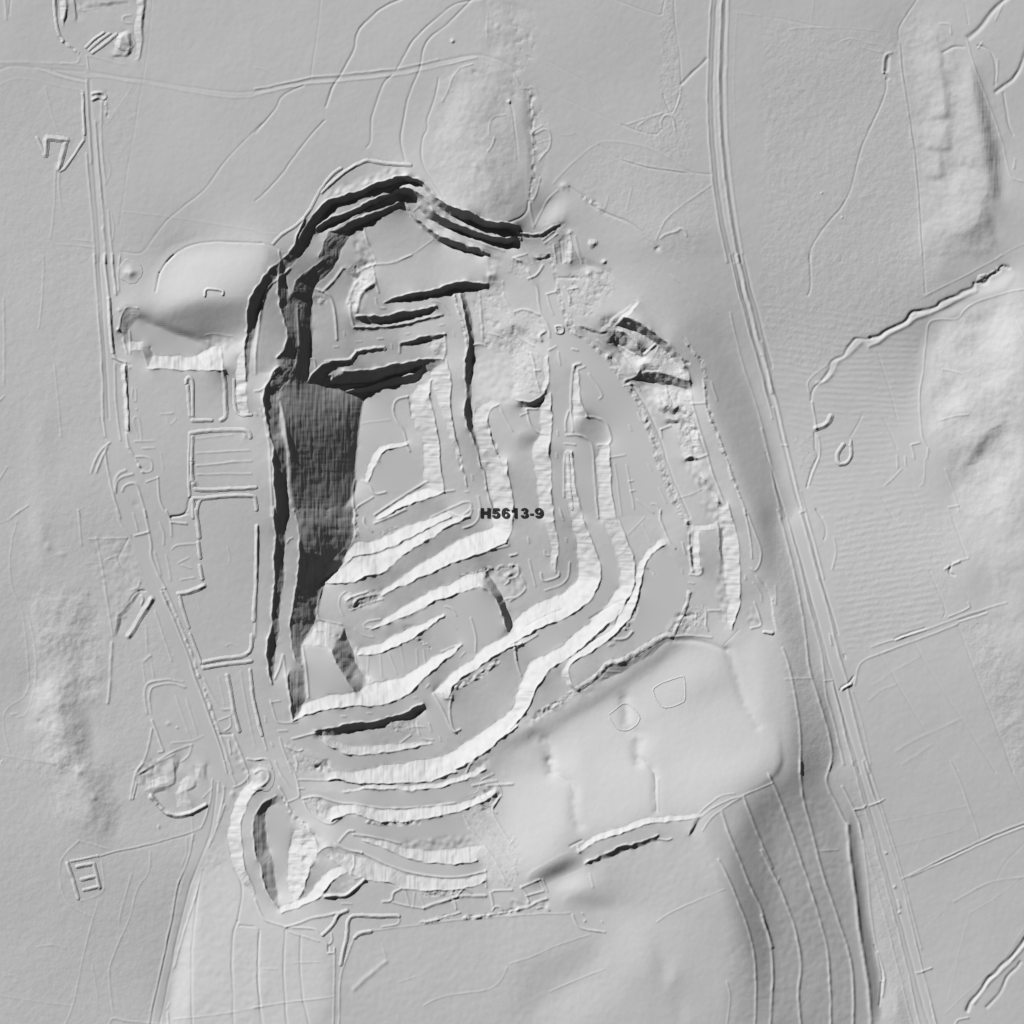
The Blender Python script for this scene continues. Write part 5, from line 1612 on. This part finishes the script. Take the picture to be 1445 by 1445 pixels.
# rough ground: "tile amplitude scale: polygon"
ROUGHMAP = np.zeros((N, N), np.float32)
for ln in lines(ROUGH):
    head, body = ln.split(':')
    t, amp, kind = head.split()
    p = pts(t, body)
    sl, m = poly_mask(p, 7 if kind == 'b' else 2)
    nz = {'f': 0.5 * n_fine + 0.5 * n_mid, 'm': n_mid, 'b': 0.42 * n_mid + 1.7 * n_big + 0.12 * n_fine, 'g': n_big,
          'r': 0.45 * n_mid - 0.55 * np.abs(n_mid + 0.5 * n_fine) + 0.9 * n_big}[kind][sl]
    Z2[sl] += {'b': 0.42, 'f': 0.5, 'm': 0.75, 'g': 1.0, 'r': 0.75}[kind] * float(amp) * m * nz
for ln in lines(ROUGHLINES):
    head, body = ln.split(':')
    t, amp, w = head.split()
    p = chaikin(pts(t, body), 1)
    w = float(w)
    sl, d = line_dist(p, w * 2.2)
    m = np.exp(-(d / w) ** 4)
    Z2[sl] += float(amp) * m * (0.75 * n_mid[sl] + 0.35 * n_fine[sl])

# ploughed rows: "tile angle period amp: polygon"
for ln in lines(ROWS):
    head, body = ln.split(':')
    t, ang, per, amp = head.split()
    p = pts(t, body)
    sl, m = poly_mask(p, 2)
    a = math.radians(float(ang))
    d = -xx[sl] * math.sin(a) + yy[sl] * math.cos(a)
    ph = 2 * math.pi * d / (float(per) * S) + 0.6 * n_big[sl]
    Z2[sl] += float(amp) * m * np.sin(ph) * (1 + 0.35 * n_mid[sl])

# mounds and hollows: "tile u v radius height power"
MOUND_LIST = []
for ln in lines(MOUNDS):
    a = ln.split()
    c = pts(a[0], a[1] + ',' + a[2])[0]
    R, h = float(a[3]) * S, float(a[4])
    sl = window(c[None], R * 2)
    r = np.hypot(WX[sl] - c[0], WY[sl] - c[1]) / R
    Z2[sl] += h * np.exp(-(r ** 2) * 1.6) * (1 + 0.15 * n_mid[sl])

# gully streaks down the dug faces, general unevenness of open ground
st = np.choose(SDIR, STREAK)
LIT = np.clip((GX + GY) * 3, 0, 1)                 # faces turned to the north-west sun get the stronger gullies
STRATA = np.choose((SDIR + 2) % 4, STREAK)          # ledges along the worked walls
Z2 += FACE * LIT * 0.135 * st + FACE * (1 - LIT) * (0.03 * st + 0.10 * STRATA) + FACE * (0.07 + 0.095 * LIT) * n_mid + FACE * (0.04 + 0.06 * LIT) * n_big
Z2 += CALM * (1 - FACE) * (0.012 * n_fine + 0.03 * n_mid + 0.05 * n_big)
Z2 += 0.5 * n_huge
gzy, gzx = np.gradient(Z)
# the survey grid's own fine stepping: heights are stepped every two and a half metres
STEP = 2.55
Z += 0.15 * (np.sin(2 * np.pi * xx / STEP) * gzx + np.sin(2 * np.pi * yy / STEP) * gzy)
Z += Z2

# things lying on the ground: own mesh each, the ground runs on below them
edge = np.minimum(np.minimum(xx + MARG, yy + MARG), np.minimum(SIZE + MARG - xx, SIZE + MARG - yy))
Z -= float(np.median(Z[edge < 40]))

# ---------------------------------------------------------------- material
def relief_material(name, base=0.47):
    m = bpy.data.materials.new(name)
    m.use_nodes = True
    nt = m.node_tree
    b = nt.nodes['Principled BSDF']
    b.inputs['Roughness'].default_value = 1.0
    b.inputs['Specular IOR Level'].default_value = 0.0
    tc = nt.nodes.new('ShaderNodeTexCoord')
    no = nt.nodes.new('ShaderNodeTexNoise')
    no.inputs['Scale'].default_value = 0.02
    no.inputs['Detail'].default_value = 4
    nt.links.new(tc.outputs['Object'], no.inputs['Vector'])
    mr = nt.nodes.new('ShaderNodeMapRange')
    mr.inputs['To Min'].default_value = base * 0.985
    mr.inputs['To Max'].default_value = base * 1.015
    nt.links.new(no.outputs['Fac'], mr.inputs['Value'])
    cc = nt.nodes.new('ShaderNodeCombineColor')
    for k in range(3):
        nt.links.new(mr.outputs[0], cc.inputs[k])
    nt.links.new(cc.outputs[0], b.inputs['Base Color'])
    return m


MAT = relief_material('grey bare earth', ALBEDO)
INK = relief_material('dark lettering', 0.016)

# ---------------------------------------------------------------- mesh building
COL = bpy.context.scene.collection


def grid_object(name, mask_faces, z, skirt=None):
    """mesh of the grid cells in mask_faces (bool, (N-1, N-1)); optional closed skirt and bottom"""
    fy, fx = np.nonzero(mask_faces)
    if len(fy) == 0:
        return None
    i00 = fy * N + fx
    quads = np.stack([i00 + N, i00 + N + 1, i00 + 1, i00], 1)     # counter-clockwise seen from above (y is flipped)
    used, inv = np.unique(quads, return_inverse=True)
    q = inv.reshape(-1, 4)
    vy, vx = used // N, used % N
    co = np.stack([vx - MARG, -(vy - MARG).astype(np.float64), z.ravel()[used]], 1)
    if skirt is not None:
        nv = len(co)
        low = co.copy()
        low[:, 2] = skirt.ravel()[used]
        e = np.concatenate([q[:, [0, 1]], q[:, [1, 2]], q[:, [2, 3]], q[:, [3, 0]]])
        key = e[:, 0].astype(np.int64) * nv + e[:, 1]
        rkey = e[:, 1].astype(np.int64) * nv + e[:, 0]
        be = e[~np.isin(key, rkey)]
        sq = np.stack([be[:, 1], be[:, 0], be[:, 0] + nv, be[:, 1] + nv], 1)
        q = np.concatenate([q, q[:, ::-1] + nv, sq])
        co = np.concatenate([co, low])
    me = bpy.data.meshes.new(name)
    me.vertices.add(len(co))
    me.vertices.foreach_set('co', co.astype(np.float32).ravel())
    me.loops.add(q.size)
    me.loops.foreach_set('vertex_index', q.astype(np.int32).ravel())
    me.polygons.add(len(q))
    me.polygons.foreach_set('loop_start', np.arange(0, q.size, 4, dtype=np.int32))
    me.update(calc_edges=True)
    me.materials.append(MAT)
    o = bpy.data.objects.new(name, me)
    COL.objects.link(o)
    return o


# --- things: banks, heaps, footprints
def ridge_field(t, w, h, body):
    p = chaikin(extend(pts(t, body)), 2)
    sl, d = line_dist(p, 3.2 * w + 2, warp=False)
    return sl, h * np.exp(-0.5 * (d / w) ** 2) * np.clip(1 + 0.12 * n_big[sl] + 0.12 * n_mid[sl], 0.25, 2)


def mound_field(t, u, v, R, h):
    c = pts(t, '%s,%s' % (u, v))[0]
    R = R * S
    sl = window(c[None], R * 2.2)
    r = np.hypot(WX[sl] - c[0], WY[sl] - c[1]) / R
    return sl, h * np.exp(-(r ** 2) * 1.6) * (1 + 0.18 * n_mid[sl])


def patch(name, sl, dz, parent=None):
    eps = 0.025
    m = dz > eps
    f = m[:-1, :-1] & m[1:, :-1] & m[:-1, 1:] & m[1:, 1:]
    full = np.zeros((N - 1, N - 1), bool)
    full[sl[0].start:sl[0].stop - 1, sl[1].start:sl[1].stop - 1] = f
    z = Z
    up = z.copy()
    up[sl] = up[sl] + np.maximum(dz, eps)
    return grid_object(name, full, up, skirt=z - 0.6)


def put(o, label, cat, group=None):
    o['label'] = label
    o['category'] = cat
    if group:
        o['group'] = group


for ln in lines(THINGS):
    spec, data = ln.split('|', 1)
    name, label, cat, group = [s.strip() for s in (spec + ';').split(';')[:4]]
    pieces = [d.strip() for d in data.split('|')]
    made = []
    for pc in pieces:
        head, body = pc.split(':')
        a = head.split()
        pname = None
        if not (a[0][0] in OX and len(a[0]) == 2):
            pname = a.pop(0)
        if len(a) == 3:
            sl, dz = ridge_field(a[0], float(a[1]), float(a[2]), body)
        else:
            u, v = body.split(',')
            sl, dz = mound_field(a[0], u.strip(), v.strip(), float(a[2]), float(a[3]))
        o = patch(pname or ('segment' if len(pieces) > 1 else name), sl, dz)
        if o:
            made.append((pname, o))
    if len(made) == 1 and made[0][0] is None:
        put(made[0][1], label, cat, group)
    elif made:
        o0 = made[0][1]
        vs = o0.data.vertices[0].co
        root = bpy.data.objects.new(name, None)
        COL.objects.link(root)
        put(root, label, cat, group)
        root.location = vs
        for pn, o in made:
            o.parent = root
            o.matrix_parent_inverse = root.matrix_basis.inverted()

HEAPS = {'spoil_heap': ('broad pale lobed spoil heap filling the ground south east of the pit benches', 'spoil heap'),
         'overburden_heap': ('smooth rounded overburden heap between the main road and the north western pit rim', 'overburden heap')}

# --- the ground itself, split into named tracts
ID = np.zeros((N - 1, N - 1), np.int16)
names = ['terrain']
for ln in lines(TRACTS):
    head, body = ln.split(':')
    a = head.split()
    if a[0] in ('road', 'highway', 'stream') and a[0] in names:
        k = names.index(a[0])                 # one road runs on from sheet to sheet
    else:
        names.append(a[0])
        k = len(names) - 1
    if len(a) == 3:
        p = chaikin(extend(pts(a[1], body)), 2)
        sl, d = line_dist(p, float(a[2]) + 3)
        m = d < float(a[2])
    else:
        p = chaikin(pts(a[1], body + ' ' + body.split()[0]), 1)
        sl = window(p, 4)
        m = inside(sl, p)
    m = m[:-1, :-1]
    ID[sl[0].start:sl[0].stop - 1, sl[1].start:sl[1].stop - 1][m] = k
for k, nm in enumerate(names):
    o = grid_object(nm, ID == k, Z)
    if o and nm in HEAPS:
        put(o, *HEAPS[nm])
    elif o:
        o['kind'] = 'structure'

# ground beyond the surveyed square: its edge runs on outwards and levels off towards the horizon
b = [(0, k) for k in range(N - 1)] + [(k, N - 1) for k in range(N - 1)] + \
    [(N - 1, N - 1 - k) for k in range(N - 1)] + [(N - 1 - k, 0) for k in range(N - 1)]
b = np.array(b)
bx, by = b[:, 1] - MARG - SIZE / 2, b[:, 0] - MARG - SIZE / 2
bz = Z[b[:, 0], b[:, 1]].astype(np.float64)
nb = len(b)
rings = []
for scale, keep, sm in ((1, 1, 0), (1.03, .98, 8), (1.1, .93, 30), (1.3, .8, 60), (1.8, .5, 120), (3, .12, 200), (14, 0, 200)):
    z_ = bz
    if sm:
        ker = np.exp(-0.5 * (np.minimum(np.arange(nb), nb - np.arange(nb)) / sm) ** 2)
        z_ = np.fft.irfft(np.fft.rfft(bz) * np.fft.rfft(ker / ker.sum()), n=nb)
    rings.append(np.stack([bx * scale + SIZE / 2, -(by * scale) - SIZE / 2, z_ * keep], 1))
vs = np.concatenate(rings)
k0 = np.arange(nb)
k1 = (k0 + 1) % nb
fs = np.concatenate([np.stack([k0 + r * nb, k1 + r * nb, k1 + (r + 1) * nb, k0 + (r + 1) * nb], 1) for r in range(len(rings) - 1)])
me = bpy.data.meshes.new('outer_ground')
me.from_pydata(vs.tolist(), [], fs.tolist())
me.update()
if me.polygons[0].normal.z < 0:
    me.flip_normals()
me.materials.append(MAT)
o = bpy.data.objects.new('outer_ground', me)
o['kind'] = 'structure'
COL.objects.link(o)

# --- the sheet number lying on the relief, each character cut out and draped over the bench it lies on
SIX = ('664,292 622,296 617,290 610,287 603,292 598,304 596,322 606,312 618,308 634,310 650,319 664,336 669,352 663,376 648,391 '
       '630,397 612,399 595,397 578,390 564,374 557,354 555,330 557,306 564,284 578,268 594,260 612,256 630,257 647,264 658,276')
GLYPHS = [
    ('letter', ['270,258 314,258 314,303 361,303 361,258 405,258 405,397 361,397 361,347 314,347 314,397 270,397']),
    ('digit', ['441,260 526,260 526,294 470,294 466,312 486,305 500,306 513,311 528,325 534,340 534,356 527,376 510,392 494,397 '
               '478,399 460,397 444,391 431,376 425,358 468,353 473,366 480,370 488,367 493,358 493,344 489,336 479,331 468,338 428,333']),
    ('digit', [SIX, 'hole 612,352']),
    ('digit', ['772,258 772,397 728,397 728,306 712,315 692,320 692,287 715,279 733,258']),
    ('digit', ['817,292 828,272 845,261 868,257 886,258 902,264 914,275 918,288 917,302 910,313 900,321 912,328 921,341 925,355 '
               '924,367 917,380 904,391 886,397 868,399 850,397 836,393 822,380 814,358 856,353 860,366 868,371 877,367 881,357 '
               '880,347 875,341 866,339 855,341 858,311 866,312 874,307 876,297 873,288 866,285 859,289 857,299']),
    ('hyphen', ['943,333 993,333 993,361 943,361']),
    ('digit', ['turn', 'hole 1063,303']),
]


def lettering():
    import bmesh
    k9 = 150.0 / 1445.0
    hz = blur(np.maximum.reduce([np.roll(np.roll(Z[690 + MARG:760 + MARG, 650 + MARG:795 + MARG], a, 0), b, 1)
                                 for a in (-1, 0, 1) for b in (-1, 0, 1)]), 1)
    hz = np.maximum(hz, Z[690 + MARG:760 + MARG, 650 + MARG:795 + MARG])
    root = bpy.data.objects.new('sheet_number', None)
    root.location = (722, -724, float(hz[34, 72]))
    COL.objects.link(root)
    put(root, 'bold dark lettering H5613-9 lying across the middle benches of the quarry', 'lettering')
    for nm, outl in GLYPHS:
        cu = bpy.data.curves.new(nm, 'CURVE')
        cu.dimensions = '2D'
        cu.fill_mode = 'BOTH'
        for o_ in outl:
            if o_.startswith('hole'):
                cx_, cy_ = [float(q) for q in o_.split()[1].split(',')]
                pl = [(cx_ + 18 * math.cos(t / 16 * math.tau), cy_ + 21 * math.sin(t / 16 * math.tau)) for t in range(16)]
            elif o_ == 'turn':
                pl = [(1063 - (float(q.split(',')[0]) - 612), 655 - float(q.split(',')[1])) for q in SIX.split()]
            else:
                pl = [tuple(float(v) for v in q.split(',')) for q in o_.split()]
            sp = cu.splines.new('POLY')
            sp.points.add(len(pl) - 1)
            for pt, (u, v) in zip(sp.points, pl):
                pt.co = (650 + u * k9, -(690 + v * k9), 0, 1)
            sp.use_cyclic_u = True
        tmp = bpy.data.objects.new(nm, cu)
        COL.objects.link(tmp)
        me = bpy.data.meshes.new_from_object(tmp.evaluated_get(bpy.context.evaluated_depsgraph_get()))
        bpy.data.objects.remove(tmp)
        bm = bmesh.new()
        bm.from_mesh(me)
        bmesh.ops.remove_doubles(bm, verts=bm.verts[:], dist=0.001)
        for ax in (0, 1):
            vals = [v.co[ax] for v in bm.verts]
            for k in range(math.floor(min(vals)), math.ceil(max(vals)) + 1):
                pc, pn = Vector((0, 0, 0)), Vector((0, 0, 0))
                pc[ax] = k + 0.5
                pn[ax] = 1
                bmesh.ops.bisect_plane(bm, geom=bm.verts[:] + bm.edges[:] + bm.faces[:], plane_co=pc, plane_no=pn)
        for v in bm.verts:
            j, i = int(v.co.x - 650), int(-v.co.y - 690)
            v.co.z = float(hz[i:i + 2, j:j + 2].max()) + 0.3
        r = bmesh.ops.extrude_face_region(bm, geom=bm.faces[:])
        for v in [g for g in r['geom'] if isinstance(g, bmesh.types.BMVert)]:
            v.co.z += 0.25
        bmesh.ops.recalc_face_normals(bm, faces=bm.faces[:])
        bm.to_mesh(me)
        bm.free()
        me.materials.clear()
        me.materials.append(INK)
        o_ = bpy.data.objects.new(nm, me)
        COL.objects.link(o_)
        o_.parent = root
        o_.matrix_parent_inverse = root.matrix_basis.inverted()


lettering()

# ---------------------------------------------------------------- light, sky, camera
sc = bpy.context.scene
ELEV, AZ = math.radians(SUN_ELEV), math.radians(315)
w = bpy.data.worlds.new('World')
sc.world = w
w.use_nodes = True
nt = w.node_tree
sky = nt.nodes.new('ShaderNodeTexSky')
sky.sky_type = 'NISHITA'
sky.sun_disc = False
sky.altitude = 3000
sky.air_density = 0.12
sky.dust_density = 0.0
sky.sun_elevation = ELEV
sky.sun_rotation = AZ
hs = nt.nodes.new('ShaderNodeHueSaturation')
hs.inputs['Saturation'].default_value = 0.0      # grey, hazy daylight
nt.links.new(sky.outputs[0], hs.inputs['Color'])
nt.links.new(hs.outputs[0], nt.nodes['Background'].inputs['Color'])
nt.nodes['Background'].inputs['Strength'].default_value = 0.05

sun = bpy.data.lights.new('sun', 'SUN')
sun.energy = SUN_POWER
sun.angle = math.radians(0.5)
sun.color = (1, 1, 1)
so = bpy.data.objects.new('sun', sun)
COL.objects.link(so)
to_sun = Vector((math.sin(AZ) * math.cos(ELEV), math.cos(AZ) * math.cos(ELEV), math.sin(ELEV)))
so.rotation_euler = to_sun.to_track_quat('Z', 'Y').to_euler()
so.location = (SIZE / 2, -SIZE / 2, 900)

cam = bpy.data.cameras.new('camera')
cam.type = 'ORTHO'
cam.ortho_scale = SIZE
cam.clip_start = 1
cam.clip_end = 20000
co = bpy.data.objects.new('camera', cam)
co.location = (SIZE / 2, -SIZE / 2, 1600)
COL.objects.link(co)
sc.camera = co
sc.view_settings.view_transform = 'Standard'
sc.view_settings.look = 'None'
sc.view_settings.exposure = EXPOSURE
sc.view_settings.gamma = 1
sc.render.film_transparent = False
